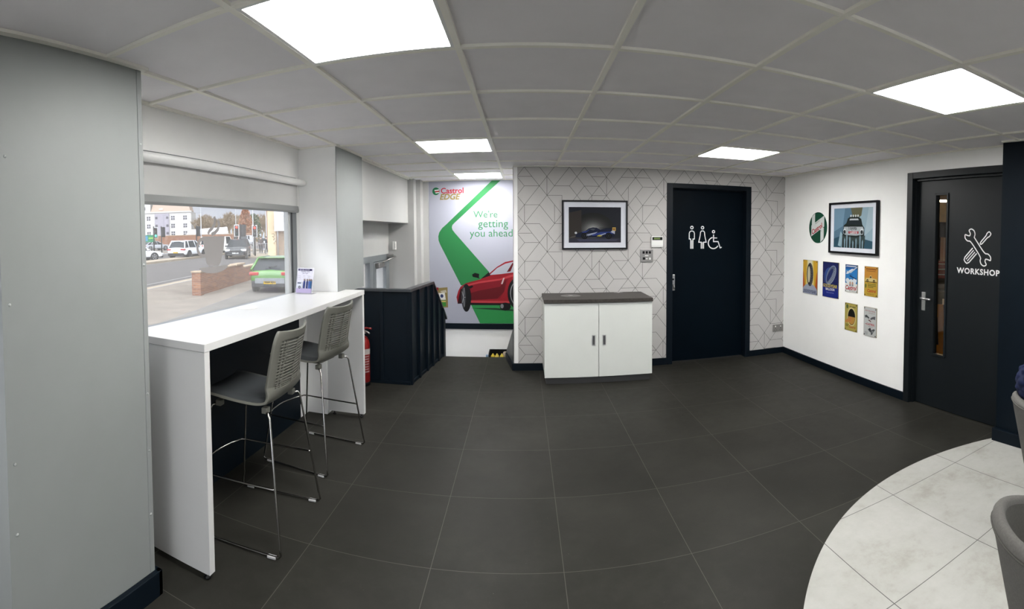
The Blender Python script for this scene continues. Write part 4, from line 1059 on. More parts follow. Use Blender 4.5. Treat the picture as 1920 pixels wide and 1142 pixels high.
# ------------------------------------------------------------------ roller blind and window sticker
t = thing('roller_blind', 'white roller blind pulled part way down over the shop window', 'blind', (XL, 2.5, 1.93))
m = MB()
pr = [(-1.769+.037+.037*math.cos(a)*1.0, 1.927+.026*math.sin(a)) for a in [2*PI*k/20 for k in range(20)]]
m.prism([(p[0], p[1]) for p in pr], 'y', 1.455, 3.58, BLINDT)
for f in m.bm.faces: f.smooth = len(f.verts) == 4
local(t, m, 'cassette')
m = MB(); m.box(-1.763, -1.760, 1.46, 3.535, 1.735, 1.92, BLIND); local(t, m, 'fabric')
m = MB(); m.prism([(-1.770, 1.686), (-1.752, 1.686), (-1.746, 1.700), (-1.752, 1.738), (-1.764, 1.740)], 'y', 1.46, 3.535, BLINDB); local(t, m, 'bottom_bar')

STK = mat('frosted_vinyl', (.30, .285, .28), .6, var=.02)
A = Art((-1.8025, 2.255, 1.275), (0, 1, 0), (0, 0, 1), .36, .34, first=.0002)
def q(y, z): return ((y-2.255)/.36, (z-1.275)/.34)
A.poly([q(*p) for p in ((2.331, 1.512), (2.562, 1.510), (2.548, 1.43), (2.512, 1.345), (2.49, 1.326), (2.385, 1.328), (2.362, 1.35), (2.340, 1.44))], STK)
A.poly([q(*p) for p in [(2.292+.30*k/12, 1.323) for k in range(13)] + [(2.442+.15*math.cos(math.radians(a)), 1.323+.042*math.sin(math.radians(a))) for a in range(0, -181, -15)]], STK)
A.ring(*q(2.338, 1.445), .060, .052, .022, STK, 75, 285)
A.stroke([q(*p) for p in ((2.385, 1.525), (2.400, 1.545), (2.43, 1.56), (2.455, 1.585), (2.462, 1.61), (2.455, 1.635))], .022, STK)
A.stroke([q(*p) for p in ((2.42, 1.522), (2.46, 1.535), (2.49, 1.555), (2.505, 1.585), (2.495, 1.61))], .024, STK)
o = A.build('cup_sticker'); tag(o, 'grey coffee cup sticker with saucer and steam stuck on the shop window', 'sticker')

# ------------------------------------------------------------------ tub chairs and jacket
def tub_chair(label, loc, rz):
    t = thing('tub_chair', label, 'chair', loc, rz, group='grey felt tub chairs at the right edge')
    # the back is at local -x; the front opening at +x
    def rim(a):     # a = angle from the back
        k = abs(a)/PI; return .775-.02*k if k < .35 else (.768-.20*((k-.35)/.5)**1.4 if k < .85 else .50)
    def R(a, z, inn):
        f = (z-.36)/.41; r = .262+.085*f
        return r-(.038 if inn else 0)
    N = 72; out, inn, capo = [], [], []
    m = MB(); rowsO, rowsI = [], []
    for k in range(9):
        ro, ri = [], []
        for j in range(N):
            a = -PI+2*PI*j/N; zt = rim(a); f = k/8
            z = .36+(zt-.02-.36)*f; r = R(a, z, False); ro.append((-r*math.cos(a), r*math.sin(a), z))
            z2 = .44+(zt-.02-.44)*f; r2 = R(a, z2, True); ri.append((-r2*math.cos(a), r2*math.sin(a), z2))
        rowsO.append(ro); rowsI.append(ri)
    ring = []
    for q_ in range(7):
        g = PI*q_/6; rr = []
        for j in range(N):
            a = -PI+2*PI*j/N; zt = rim(a)-.02; ro, ri = R(a, zt, False), R(a, zt, True); c, hw = (ro+ri)/2, (ro-ri)/2
            r = c+hw*math.cos(g); z = zt+.022*math.sin(g); rr.append((-r*math.cos(a), r*math.sin(a), z))
        ring.append(rr)
    m.grid(rowsO, FELT, close_u=True); base = [m.bm.verts.new(p) for p in rowsO[0]]; m.bm.faces.new(base[::-1]).material_index = m.mi(FELT)
    m.build('outer_shell', t, weld=1e-5)
    m = MB(); m.grid(ring, FELT, close_u=True); m.build('rim_roll', t)
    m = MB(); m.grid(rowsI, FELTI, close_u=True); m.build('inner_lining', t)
    m = MB(); m.tube([(-R(a, rim(a)-.026, False)*math.cos(a)*1.004, R(a, rim(a)-.026, False)*math.sin(a)*1.004, rim(a)-.026) for a in [-PI+2*PI*j/N for j in range(N)]], .0035, FELTI, n=6, closed=True); m.build('piping', t)
    m = MB(); m.lathe([(0, .40), (.20, .40), (.222, .42), (.215, .455), (.15, .468), (0, .47)], FELT, n=36); m.build('seat_cushion', t)
    for a in (45, 135, 225, 315):
        c, s = math.cos(math.radians(a)), math.sin(math.radians(a))
        m = MB(); m.tube([(.16*c, .16*s, .37), (.24*c, .24*s, .0)], [.016, .010], BLACK, n=12); m.build('leg', t)
    return t
tub_chair('grey felt tub chair at the bottom right corner, cut by the picture edge', (1.300, .462, 0), math.radians(15))
c2 = tub_chair('grey felt tub chair farther back at the right edge with a navy jacket in it', (2.163, .943, 0), math.radians(10))

t = thing('quilted_jacket', 'navy blue quilted jacket hung over the farther tub chair at the right edge', 'jacket', (2.163, .943, 0), math.radians(10))
m = MB(); rows = []
# a puffed quilted body draped inside and over the back of the chair
NA, NB = 150, 96
prof_ = [(.20, .50), (.225, .56), (.243, .62), (.262, .68), (.286, .735), (.306, .78), (.318, .82), (.318, .87), (.300, .92), (.275, .94), (.262, .90), (.25, .80), (.235, .66)]
def pc(u):
    f = u*(len(prof_)-1); i = min(int(f), len(prof_)-2); a = f-i; return (prof_[i][0]*(1-a)+prof_[i+1][0]*a, prof_[i][1]*(1-a)+prof_[i+1][1]*a)
for i in range(NB+1):
    r_ = []
    for j in range(NA+1):
        u, v = i/NB, j/NA; a = math.radians(-112+224*v); r, z = pc(u)
        qd = abs(math.sin((u*9+v*9)*PI))*abs(math.sin((u*9-v*9)*PI)); e = min(1, min(v, 1-v)*9)
        r += .011*qd**.7*e*(-1 if u < .4 else 1); z2 = .50+(z-.50)*(.70+.30*math.sin(PI*min(1, max(0, .5+(v-.5)*.7)))) + .008*math.sin(11*v+3*u)
        r_.append((-r*math.cos(a), r*math.sin(a), z2))
    rows.append(r_)
m.grid(rows, QUILT); m.build('body', t)
for s in (-1, 1):
    pts = [(-.20, .13*s, .80), (-.17, .16*s, .74), (-.13, .165*s, .66), (-.09, .15*s, .58), (-.04, .12*s, .51), (.02, .10*s, .50)]
    m = MB(); path, rad = [], []
    for k in range(41):
        f = k/40*(len(pts)-1); i = min(int(f), len(pts)-2); a = f-i; path.append(tuple(pts[i][c]*(1-a)+pts[i+1][c]*a for c in range(3))); rad.append(.036+.006*abs(math.sin(k*.55)))
    m.tube(path, rad, QUILT, n=14); m.build('sleeve', t)
m = MB(); m.tube([(-.266*math.cos(a), .266*math.sin(a), .945) for a in [math.radians(-38+4*k) for k in range(20)]], .022, QUILT, n=12); m.build('collar', t)

# ------------------------------------------------------------------ workshop seen through the door slit
m = MB(); m.box(XB+.14, 7.5, -.5, 6.5, -.05, -.001, mat('workshop_floor', (.42, .36, .28), .6, var=.1)); structure('floor_workshop', m)
m = MB(); m.box(7.4, 7.5, -.5, 6.6, 0, 3.2, mat('workshop_wall', (.32, .29, .25), .7, var=.15)); m.box(3.6, 7.5, 6.5, 6.6, 0, 3.2, MATS['workshop_wall']); m.box(3.7, 7.5, -.6, -.5, 0, 3.2, MATS['workshop_wall']); structure('wall_workshop', m)
m = MB(); m.box(XB+.14, 7.5, -.6, 6.6, 3.2, 3.3, mat('workshop_roof', (.25, .23, .2), .8)); m.box(XB+.141, 3.72, -.6, 6.6, CZ+.13, 3.2, MATS['workshop_roof']); structure('ceiling_workshop', m)
# things inside the workshop
t = thing('tool_chest', 'red tool chest on a dark trolley seen through the door slit', 'tool chest', (5.72, 4.93, 0), math.radians(40))
m = MB(); m.box(-.22, .22, -.40, .40, .86, 1.12, mat('tool_red', (.30, .035, .025), .35, var=.05), bev=.008); m.build('cabinet', t)
for k in range(3):
    z = .872+.08*k
    m = MB(); m.box(-.232, -.219, -.385, .385, z, z+.07, MATS['tool_red'], bev=.003); dr = m.build('drawer', t)
    m = MB(); m.box(-.246, -.231, -.35, .35, z+.045, z+.056, STEEL); m.build('drawer_pull', dr)
m = MB(); m.box(-.24, .24, -.42, .42, .78, .859, TRIM_D, bev=.006); m.build('trolley_shelf', t)
for sx in (-.2, .2):
    for sy in (-.37, .37):
        m = MB(); m.box(sx-.015, sx+.015, sy-.015, sy+.015, .125, .779, TRIM_D); m.build('leg', t)
        m = MB(); m.lathe([(.05, -.02), (.06, -.01), (.06, .01), (.05, .02)], BLACK, c=(sx, sy, .06), n=16, axis='x'); m.box(sx-.03, sx+.03, sy-.03, sy+.03, .10, .125, STEEL); m.build('castor', t)
t = thing('cardboard_box', 'tall tan cardboard carton standing on the red tool chest behind the door slit', 'box', (5.70, 4.85, 1.121), math.radians(40))
m = MB(); m.box(-.08, .08, -.07, .05, 0, .36, flat('#c79a5e')); m.build('carton', t)
m = MB(); m.box(-.0815, -.0799, -.02, .0, 0, .36, flat('#e2c796')); m.build('tape', t)
t = thing('monitor', 'black monitor on a stalk above the red tool chest behind the door slit', 'monitor', (5.80, 5.02, 1.121), math.radians(40))
m = MB(); m.box(-.09, .09, -.12, .12, 0, .015, BLACK); m.build('base', t)
m = MB(); m.tube([(0, 0, .015), (0, 0, .42)], .018, BLACK, n=8); m.build('stalk', t)
m = MB(); quadprism(m, [(-.03, -.24, .36), (-.03, .24, .36), (.02, .24, .60), (.02, -.24, .60)], (.03, 0, 0), BLACK); m.build('screen', t)
t = thing('strip_light', 'warm glowing tube light high in the workshop behind the door slit', 'light', (5.95, 5.12, 2.05), math.radians(40))
m = MB(); m.box(-.06, .06, -.75, .75, .03, .08, SWW); m.build('housing', t)
WARM = mat('warm_tube', (1, .78, .48), .4, var=0, emit=38)
for x in (-.025, .025):
    m = MB(); m.lathe([(.013, -.73), (.013, .73)], WARM, c=(x, 0, .015), n=10, axis='y'); m.build('tube', t)
for y in (-.5, .5):
    m = MB(); m.tube([(0, y, .08), (0, y, 1.15)], .006, STEEL, n=6); m.build('hanger', t)
t = thing('work_shelf', 'tall open steel shelving with boxes in the workshop behind the door slit', 'shelving', (6.5, 5.45, 0), math.radians(40))
for x in (-.25, .25):
    for y in (-.9, .9):
        m = MB(); m.box(x-.02, x+.02, y-.02, y+.02, 0, 2.3, STEEL); m.build('upright', t)
for z in (.2, .9, 1.6, 2.25):
    m = MB(); m.box(-.26, .26, -.92, .92, z, z+.03, mat('shelf_grey', (.12, .12, .13), .5)); m.build('shelf', t)
for (y, z, c) in ((-.6, .231, '#7d6a48'), (0, .231, '#4a4d52'), (.5, .231, '#8b7a55'), (-.5, .931, '#2e3136'), (.2, .931, '#8a5a30'), (.6, .931, '#aaa79c'), (-.4, 1.631, '#3a3a3c'), (.4, 1.631, '#b8b3a4')):
    m = MB(); m.box(-.2, .2, y-.2, y+.2, z, z+.32, flat(c), bev=.006); m.box(-.205, -.199, y-.06, y+.06, z+.1, z+.2, flat('#d8d4c4'))
    o = m.build('storage_box', None); o.matrix_world = Matrix.Translation((6.5, 5.45, 0)) @ Matrix.Rotation(math.radians(40), 4, 'Z')
    tag(o, 'storage boxes on the workshop shelves glimpsed through the door slit', 'box', 'boxes on the workshop shelves')
t = thing('a_frame_sign', 'yellow and black folding floor stand low in the workshop behind the door slit', 'floor stand', (4.72, 4.13, 0), math.radians(40))
m = MB(); quadprism(m, [(-.10, -.14, 0), (-.10, .14, 0), (-.01, .10, .62), (-.01, -.10, .62)], (-.012, 0, 0), flat('#c98f2a')); m.build('front_leaf', t)
m = MB(); quadprism(m, [(.12, -.14, 0), (.12, .14, 0), (.0, .10, .62), (.0, -.10, .62)], (-.012, 0, 0), flat('#c98f2a')); m.build('back_leaf', t)
m = MB(); quadprism(m, [(-.0935, -.05, .12), (-.0935, .05, .12), (-.044, .03, .46), (-.044, -.03, .46)], (-.025, 0, 0), BLACK); m.build('symbol', t)

# ------------------------------------------------------------------ outdoors
DX, DY = -.25, .968     # direction of the road
def W(n, t): return (-.968*n + DX*t, -.25*n + DY*t)
def gz(n): return -.85 if n <= 8.5 else (-.46 if n >= 13 else -.85+.39*(n-8.5)/4.5)
ASPH = mat('asphalt', (.08, .073, .07), .85, var=.12, scale=1.5, bump=.1)
PAVE = mat('paving', (.165, .14, .115), .85, var=.16, scale=1.2, bump=.1)
FORE = mat('forecourt_concrete', (.122, .112, .10), .85, var=.2, scale=.7, bump=.1)
KERB = mat('kerb_stone', (.28, .235, .175), .8, var=.1, scale=2)
LINE = mat('road_paint', (.25, .25, .24), .7, var=.1)
m = MB()
def strip(n0, n1, t0, t1, mm, lift=0, k=1):
    for i in range(k):
        a, b = n0+(n1-n0)*i/k, n0+(n1-n0)*(i+1)/k
        m.face([(*W(a, t0), gz(a)+lift), (*W(b, t0), gz(b)+lift), (*W(b, t1), gz(b)+lift), (*W(a, t1), gz(a)+lift)], mm)
strip(-12, 6.4, -30, 300, FORE, 0, 3); strip(6.4, 10.3, -30, 40, PAVE, .004, 6); strip(6.4, 10.3, 40, 300, PAVE, .0, 6)
strip(10.3, 10.6, -30, 40, KERB, .02, 2); strip(10.6, 18.0, -30, 300, ASPH, 0, 8); strip(19.6, 27, -30, 300, ASPH, 0); strip(27, 320, -120, 400, PAVE, .05)
for n, w in ((11.0, .08), (17.6, .12)): strip(n, n+w, -30, 38, LINE, .012)
m.prism([W(18.0, -30), W(19.6, -30), W(19.6, 62), W(18.0, 62)], 'z', -.6, -.30, KERB)
m.prism([W(9.6, 41), W(15.5, 41), W(16.5, 46), W(16.5, 90), W(9.6, 90)], 'z', -.6, -.38, KERB)
structure('ground', m)

def brick_mat():
    mt, n, L, b = node_mat('red_brick')
    tc = n.new('ShaderNodeTexCoord'); br = n.new('ShaderNodeTexBrick')
    sp = n.new('ShaderNodeSeparateXYZ'); L(tc.outputs['Object'], sp.inputs[0]); cb = n.new('ShaderNodeCombineXYZ'); L(math_node(n, L, 'ADD', sp.outputs[0], sp.outputs[1]), cb.inputs[0]); L(sp.outputs[2], cb.inputs[1]); L(cb.outputs[0], br.inputs['Vector'])
    br.inputs['Color1'].default_value = (.15, .058, .034, 1); br.inputs['Color2'].default_value = (.27, .115, .055, 1); br.inputs['Mortar'].default_value = (.22, .17, .13, 1)
    br.inputs['Scale'].default_value = 1; br.inputs['Brick Width'].default_value = .225; br.inputs['Row Height'].default_value = .075; br.inputs['Mortar Size'].default_value = .008
    L(br.outputs['Color'], b.inputs['Base Color']); b.inputs['Roughness'].default_value = .85
    return mt
BRICK = brick_mat()
COPE = mat('coping_stone', (.33, .25, .175), .8, var=.12)
RZ = math.atan2(DY, DX)      # road direction, local x
def at(n, t, z=None): x, y = W(n, t); return (x, y, gz(n) if z is None else z)
t = thing('brick_wall', 'low red brick garden wall with an end pier outside the shop window', 'wall', at(7.95, 17.75), RZ)
m = MB(); m.box(0, .34, -.19, .19, -.1, .92, BRICK); m.build('end_pier', t)
m = MB(); m.box(.34, 5.6, -.115, .115, -.1, .90, BRICK); m.box(5.6, 26, -.115, .115, -.1, .72, BRICK); m.build('brickwork', t)
m = MB(); m.box(-.03, .37, -.22, .22, .92, .98, COPE, bev=.01); m.box(.37, 4.4, -.15, .15, .901, .96, COPE, bev=.01); m.box(4.4, 5.7, -.2, .2, .901, .99, COPE, bev=.01); m.box(5.7, 26, -.15, .15, .721, .79, COPE, bev=.01); m.build('coping', t)

# --- cars
GLZ = mat('car_glass', (.022, .026, .03), .15, var=0, spec=.25)
TYRE = mat('tyre_rubber', (.012, .012, .012), .8); RIM = mat('alloy_rim', (.32, .32, .33), .3, .7); RIMD = mat('dark_alloy', (.06, .06, .065), .3, .5)
TRIM = mat('black_car_trim', (.02, .02, .022), .5); TAIL = mat('tail_lamp_red', (.30, .02, .02), .2, var=0); HEADL = mat('lit_headlamp', (.9, .93, 1), .2, var=0, emit=2.5); LENS = mat('lamp_lens', (.5, .52, .55), .12, var=0)
def car(label, loc, rz, paint, kind, rim=RIM, plate=None, headlit=False, group=None):
    t = thing('car', label, 'car', loc, rz, group)
    P = {'suv': dict(L=4.6, hw=.95, H=1.66, belt=1.02, hood=1.03, sill=.30, wr=.37, wb=1.40, gh=[(-2.12, -1.78), (-1.95, -1.62), (1.05, .25)]),
         'saloon': dict(L=4.6, hw=.90, H=1.42, belt=.90, hood=.82, sill=.22, wr=.33, wb=1.36, gh=[(-1.95, -1.05), (-1.5, -.8), (1.05, .15)]),
         'hatch': dict(L=4.2, hw=.91, H=1.45, belt=.95, hood=.88, sill=.26, wr=.32, wb=1.28, gh=[(-1.98, -1.45), (-1.7, -1.3), (1.10, .20)]),
         'van': dict(L=4.9, hw=.95, H=1.95, belt=1.15, hood=1.10, sill=.30, wr=.34, wb=1.5, gh=[(-2.35, -2.25), (-2.3, -2.2), (1.55, .95)])}[kind]
    L_, hw, H_, bl, hd, sl, wr, wb = (P[k] for k in ('L', 'hw', 'H', 'belt', 'hood', 'sill', 'wr', 'wb'))
    body = mat('car paint ' + str(paint), paint, .25, 0, var=0, coat=.6)
    # lower body: stations (x, bottom, top, half width)
    h = L_/2
    rear = bl+.02 if kind != 'saloon' else bl+.02
    ST = [(-h, sl+.16, rear-.28, hw*.80), (-h+.04, sl+.08, rear-.10, hw*.90), (-h+.22, sl, rear, hw*.97), (-wb, sl, rear+.01, hw), (-.4, sl-.02, bl, hw), (.6, sl-.02, bl-.01, hw), (wb-.25, sl, hd+.01, hw), (h-.45, sl, hd-.06, hw*.97), (h-.14, sl+.04, hd-.16, hw*.88), (h-.01, sl+.10, hd-.30, hw*.74)]
    rows = []
    for x, zb, zt, w in ST:
        r = []
        for y, z in ((-.0, zb), (-.82*w, zb), (-.98*w, zb+.10), (-w, zb+(zt-zb)*.45), (-.975*w, zb+(zt-zb)*.72), (-.93*w, zt-.02), (-.84*w, zt+.005), (-.4*w, zt+.03), (0, zt+.035)): r.append((y, z))
        rows.append([(x, y, z) for y, z in r] + [(x, -y, z) for y, z in r[-2:0:-1]])
    m = MB(); V = m.grid(rows, body, close_u=True)
    for R in (V[0], V[-1]): m.bm.faces.new(R).material_index = m.mi(body)
    bo = m.build('body', t)
    bo.modifiers.new('smooth', 'SUBSURF').levels = 1; bo.modifiers['smooth'].render_levels = 1
    # glasshouse
    (rb, rt), (_, _), (fb, ft) = P['gh']
    zb, zt = bl-.02, H_-.03; wb_, wt = hw*.90, hw*.70
    if kind == 'van': wt = hw*.84
    m = MB()
    B = [(rb, -wb_, zb), (fb, -wb_, zb), (fb, wb_, zb), (rb, wb_, zb)]; T_ = [(rt, -wt, zt), (ft, -wt, zt), (ft, wt, zt), (rt, wt, zt)]
    vb = [m.bm.verts.new(p) for p in B]; vt = [m.bm.verts.new(p) for p in T_]
    for j in range(4): m.bm.faces.new((vb[j], vb[(j+1) % 4], vt[(j+1) % 4], vt[j])).material_index = m.mi(GLZ)
    m.bm.faces.new(vt).material_index = m.mi(GLZ)
    m.build('windows', t)
    m = MB(); xm = (rt+ft)/2
    rr = []
    for x, k, z in ((rt-.10, .80, zt-.03), (rt, .97, zt+.005), (xm, 1.0, zt+.045), (ft-.05, .97, zt+.02), (ft+.08, .88, zt-.02)):
        rr.append([(x, y*wt*k*1.04, z-.06*abs(y)**3) for y in (-1, -.7, -.3, 0, .3, .7, 1)])
    m.grid(rr, body); rr2 = [[(x, y, z-.04) for x, y, z in r] for r in rr]; m.grid(rr2, body)
    for s in (-1, 1):
        for (a, b, r) in (((fb, s*wb_, zb), (ft, s*wt, zt), .035), ((rb, s*wb_, zb), (rt, s*wt, zt), .06), ((.0, s*wb_*1.0, zb), (-.12, s*wt*1.01, zt), .035), ((rb*.62, s*wb_*1.0, zb), (rt*.72, s*wt*1.01, zt), .045)): m.tube([a, b], r, body, n=6)
        m.tube([(rt, s*wt, zt), (ft, s*wt, zt)], .035, body, n=6)
    if kind == 'van':
        for s in (-1, 1): quadprism(m, [(rb+.02, s*wb_*1.01, zb), (.1, s*wb_*1.01, zb), (.05, s*wt*1.012, zt), (rt+.02, s*wt*1.012, zt)], (0, .01*s, 0), body)
    m.build('roof', t)
    for sx in (-1, 1):
        for s in (-1, 1):
            y0, y1 = s*(hw-.20), s*(hw+.012)
            m = MB(); m.lathe([(wr*.6, y0), (wr*.96, y0), (wr, y0+s*.03), (wr, y1-s*.03), (wr*.95, y1), (wr*.70, y1), (wr*.66, y1-s*.03)], TYRE, c=(sx*wb, 0, wr), n=24, axis='y'); w_o = m.build('wheel', t)
            m = MB(); m.lathe([(wr*.68, y1-s*.045), (.05, y1-s*.03), (0, y1-s*.02)], RIMD, c=(sx*wb, 0, wr), n=20, axis='y')
            for k in range(5):
                a = k*2*PI/5+.3; m.tube([(sx*wb+.03*math.cos(a), y1-s*.012, wr+.03*math.sin(a)), (sx*wb+wr*.67*math.cos(a), y1-s*.012, wr+wr*.67*math.sin(a))], .028, rim, n=6)
            m.tube([(sx*wb+wr*.68*math.cos(a), y1-s*.008, wr+wr*.68*math.sin(a)) for a in [2*PI*k/20 for k in range(20)]], .014, rim, n=6, closed=True)
            m.build('rim', w_o)
            m = MB(); m.lathe([(wr*1.02, s*(hw-.10)), (wr*1.17, s*(hw-.10)), (wr*1.17, s*(hw+.004)), (wr*1.02, s*(hw+.004))], TRIM, c=(sx*wb, 0, wr), n=24, axis='y'); m.build('wheel_arch', t)
    m = MB(); m.box(-wb+wr*1.1, wb-wr*1.1, -hw-.004, hw+.004, sl-.04, sl+.10, TRIM, bev=.02)
    m.box(-h-.015, -h+.3, -hw*.86, hw*.86, sl-.02, sl+.26, TRIM, bev=.04); m.box(h-.3, h+.012, -hw*.74, hw*.74, sl, sl+.16, TRIM, bev=.04); m.build('lower_trim', t)
    zl = rear-.17
    for s in (-1, 1):
        m = MB(); m.box(-h-.012, -h+.26, s*hw*.52 if s > 0 else -hw*.955, hw*.955 if s > 0 else -hw*.52, zl-.075, zl+.065, TAIL, bev=.03); m.build('tail_lamp', t)
        m = MB(); m.box(h-.42, h-.05, s*hw*.50 if s > 0 else -hw*.91, hw*.91 if s > 0 else -hw*.50, hd-.33, hd-.20, HEADL if headlit else LENS, bev=.03); m.build('head_lamp', t)
        m = MB(); m.box(fb-.42, fb-.22, s*(hw+.02)-.09, s*(hw+.02)+.09, bl+.0, bl+.13, body, bev=.03); m.build('mirror', t)
    m = MB(); m.box(h-.10, h+.006, -hw*.48, hw*.48, hd-.44, hd-.28, TRIM, bev=.02); m.build('grille', t)
    m = MB(); zp = zl-.27 if kind != 'hatch' else zl-.36
    m.box(-h-.028, -h+.01, -.26, .26, zp-.055, zp+.055, flat('#d9b21c')); rp = m.build('rear_plate', t)
    m = MB(); m.box(h-.02, h+.022, -.26, .26, sl+.16, sl+.27, flat('#d9dad8')); fp = m.build('front_plate', t)
    if plate:
        A = Art((-h-.0285, .26, zp-.055), (0, -1, 0), (0, 0, 1), .52, .11); A.text(plate, .5, .25, .08, BLACK, bold=.02, width=.44); A.build('lettering', rp)
        A = Art((h+.0225, -.26, sl+.16), (0, 1, 0), (0, 0, 1), .52, .11); A.text(plate, .5, .25, .08, BLACK, bold=.02, width=.44); A.build('lettering', fp)
    return t
g = car('lime green hatchback seen from behind, parked beyond the low brick wall', (*W(5.22, 18.9+2.1), gz(0)), RZ, (.055, .16, .02), 'hatch', plate='YE69 XJU')
# tailgate details on the green hatch
m = MB(); m.box(-2.128, -2.10, -.62, .62, .40, .62, mat('grey_diffuser', (.16, .17, .18), .5), bev=.01); o = m.build('rear_diffuser', g)
m = MB(); m.tube([(-1.90, .05, 1.05), (-1.87, -.25, 1.10)], .014, TRIM, n=6); m.lathe([(.04, -1.92), (.04, -1.88)], TRIM, c=(0, .05, 1.04), n=12, axis='x'); m.build('rear_wiper', g)
m = MB(); m.box(-1.62, -1.30, -.60, .60, 1.40, 1.43, MATS['car paint (0.055, 0.16, 0.02)'], bev=.012); m.build('roof_spoiler', g)
car('white sporty SUV seen from behind on the far carriageway, left of the cup sticker', (-29.0, 35.2, -.46), RZ-math.radians(4), '#dfe4ea', 'suv', rim=RIMD, plate='LD19 VXM')
car('white saloon cut off by the pier at the left edge of the window', (-30.7, 30.1, -.46), RZ-math.radians(38), '#e8e8ea', 'saloon')
car('dark grey SUV with lit headlamps coming along the road, right of the cup sticker', (-23.75, 35.8, -.46), RZ+PI+math.radians(13), '#22262a', 'suv', plate='V1 JMB', headlit=True)
car('white van with its side hidden behind the cup sticker on the window', (-31.0, 43.0, -.46), RZ-math.radians(10), '#dcdcd6', 'van')
bgc = 'distant traffic beyond the junction'
car('distant white van queueing beyond the traffic lights, left of the twin signal', (-47.5, 74.0, -.4), RZ+PI, '#d8dadc', 'van', group=bgc)
car('distant silver saloon just right of the twin signal pole', (-44.6, 76.0, -.4), RZ+PI+.1, '#b8bcc2', 'saloon', group=bgc)
car('distant white hatchback beyond the dark grey SUV', (-43.2, 84.5, -.4), RZ+PI-.1, '#d2d4d6', 'hatch', group=bgc)
car('distant pale van farthest right of the queue by the green tree', (-38.6, 72.0, -.4), RZ+PI, '#d0d2cc', 'van', group=bgc)
car('distant grey saloon half hidden by the white saloon at the left', (-51.0, 54.0, -.4), RZ-.5, '#9a9ea4', 'saloon', group=bgc)

# --- traffic lights
SIGB = mat('signal_black', (.012, .012, .013), .5)
def signal(label, x, y, heads, H_=3.0, z0=-.46, aim=None):
    t = thing('traffic_light', label, 'traffic light', (x, y, z0), 0)
    m = MB(); m.tube([(0, 0, 0), (0, 0, H_+.15)], .065, SIGB, n=10); m.build('pole', t)
    a0 = math.atan2(-y, -x)      # towards the shop
    for off, lit, face in heads:
        hd = MB(); hd.box(-.13, .13, -.17, .17, H_-1.0, H_, SIGB, bev=.02)
        o = hd.build('signal_head', t); o.location = (0, 0, 0)
        rot = Matrix.Translation((math.cos(a0+PI/2)*off, math.sin(a0+PI/2)*off, 0)) @ Matrix.Rotation(a0 + (0 if face else PI), 4, 'Z')
        o.matrix_local = rot
        b = MB(); b.box(-.012, .0, -.24, .24, H_-1.07, H_+.07, mat('signal_border', (.5, .5, .5), .5) if face else SIGB); q_ = b.build('backing_board', o)
        for k, (c, dim) in enumerate((('#ff2a20', '#2a0806'), ('#ffae20', '#281a06'), ('#30ffb0', '#06261c'))):
            on = lit == k
            l = MB(); l.lathe([(.10, .131), (.10, .137), (.06, .15), (0, .155)], mat('lamp ' + c, c, .3, var=0, emit=4) if on else mat('dull ' + dim, dim, .3, var=0), c=(0, 0, H_-.18-.32*k), n=16, axis='x'); l.build('lamp', o)
            l = MB(); l.tube([(.14+.10*u_, .115*math.cos(math.radians(a)), H_-.18-.32*k+.115*math.sin(math.radians(a))) for u_, a in ((0, 20), (.6, 60), (1, 90), (.6, 120), (0, 160))], .012, SIGB, n=6); l.build('hood', o)
    return t
signal('traffic light showing green above the white saloon', -34.4, 36.3, [(.20, 2, True)], 3.0)
signal('black traffic light facing away, right of the green one', -37.2, 40.5, [(.2, None, False)], 3.1)
signal('traffic light facing away above the white sporty SUV', -34.6, 43.6, [(.22, None, False)], 3.1)
signal('twin traffic light showing red above the dark grey SUV', -25.2, 38.4, [(.30, None, False), (-.33, 0, True)], 2.95)
signal('traffic light showing red by the railings near the pedestrians', -23.6, 38.4, [(0, 0, True)], 2.85)
signal('small distant traffic light above the cup sticker', -33.0, 49.0, [(.15, None, False)], 2.5)

POST = mat('galvanised_grey', (.33, .34, .35), .5, .3)
for lab, x, y, hh in (('tall pale lamp post behind the white sporty SUV', -34.6, 44.5, 5.4), ('thin lamp post above the cup sticker steam', -44.8, 67.0, 6.5), ('tall lamp post beside the traffic light nearest the pedestrians', -25.0, 40.4, 6.0), ('lamp post in front of the brick tower', -27.0, 46.4, 6.5)):
    t = thing('lamp_post', lab, 'lamp post', (x, y, -.46)); m = MB(); m.tube([(0, 0, 0), (0, 0, 1.1), (0, 0, hh)], [.09, .06, .04], POST, n=8); m.build('column', t)
    m = MB(); m.tube([(0, 0, hh), (.1, -.2, hh+.2), (.3, -.6, hh+.25)], .03, POST, n=6); m.box(.2, .4, -.95, -.55, hh+.2, hh+.28, POST); m.build('lantern', t)
t = thing('road_sign', 'green and blue direction sign in front of the hotel', 'road sign', (-43.0, 44.4, -.46), math.radians(45))
for x in (-.5, .5):
    m = MB(); m.tube([(x, 0, 0), (x, 0, 2.4)], .04, POST, n=8); m.build('post', t)
m = MB(); m.box(-.7, .8, -.05, -.03, 1.45, 2.35, flat('#2f7f5a')); m.box(-.66, -.1, -.058, -.05, 1.6, 2.25, flat('#4a86a8')); m.box(.0, .7, -.058, -.05, 1.85, 2.05, flat('#7fae4a')); m.build('panel', t)

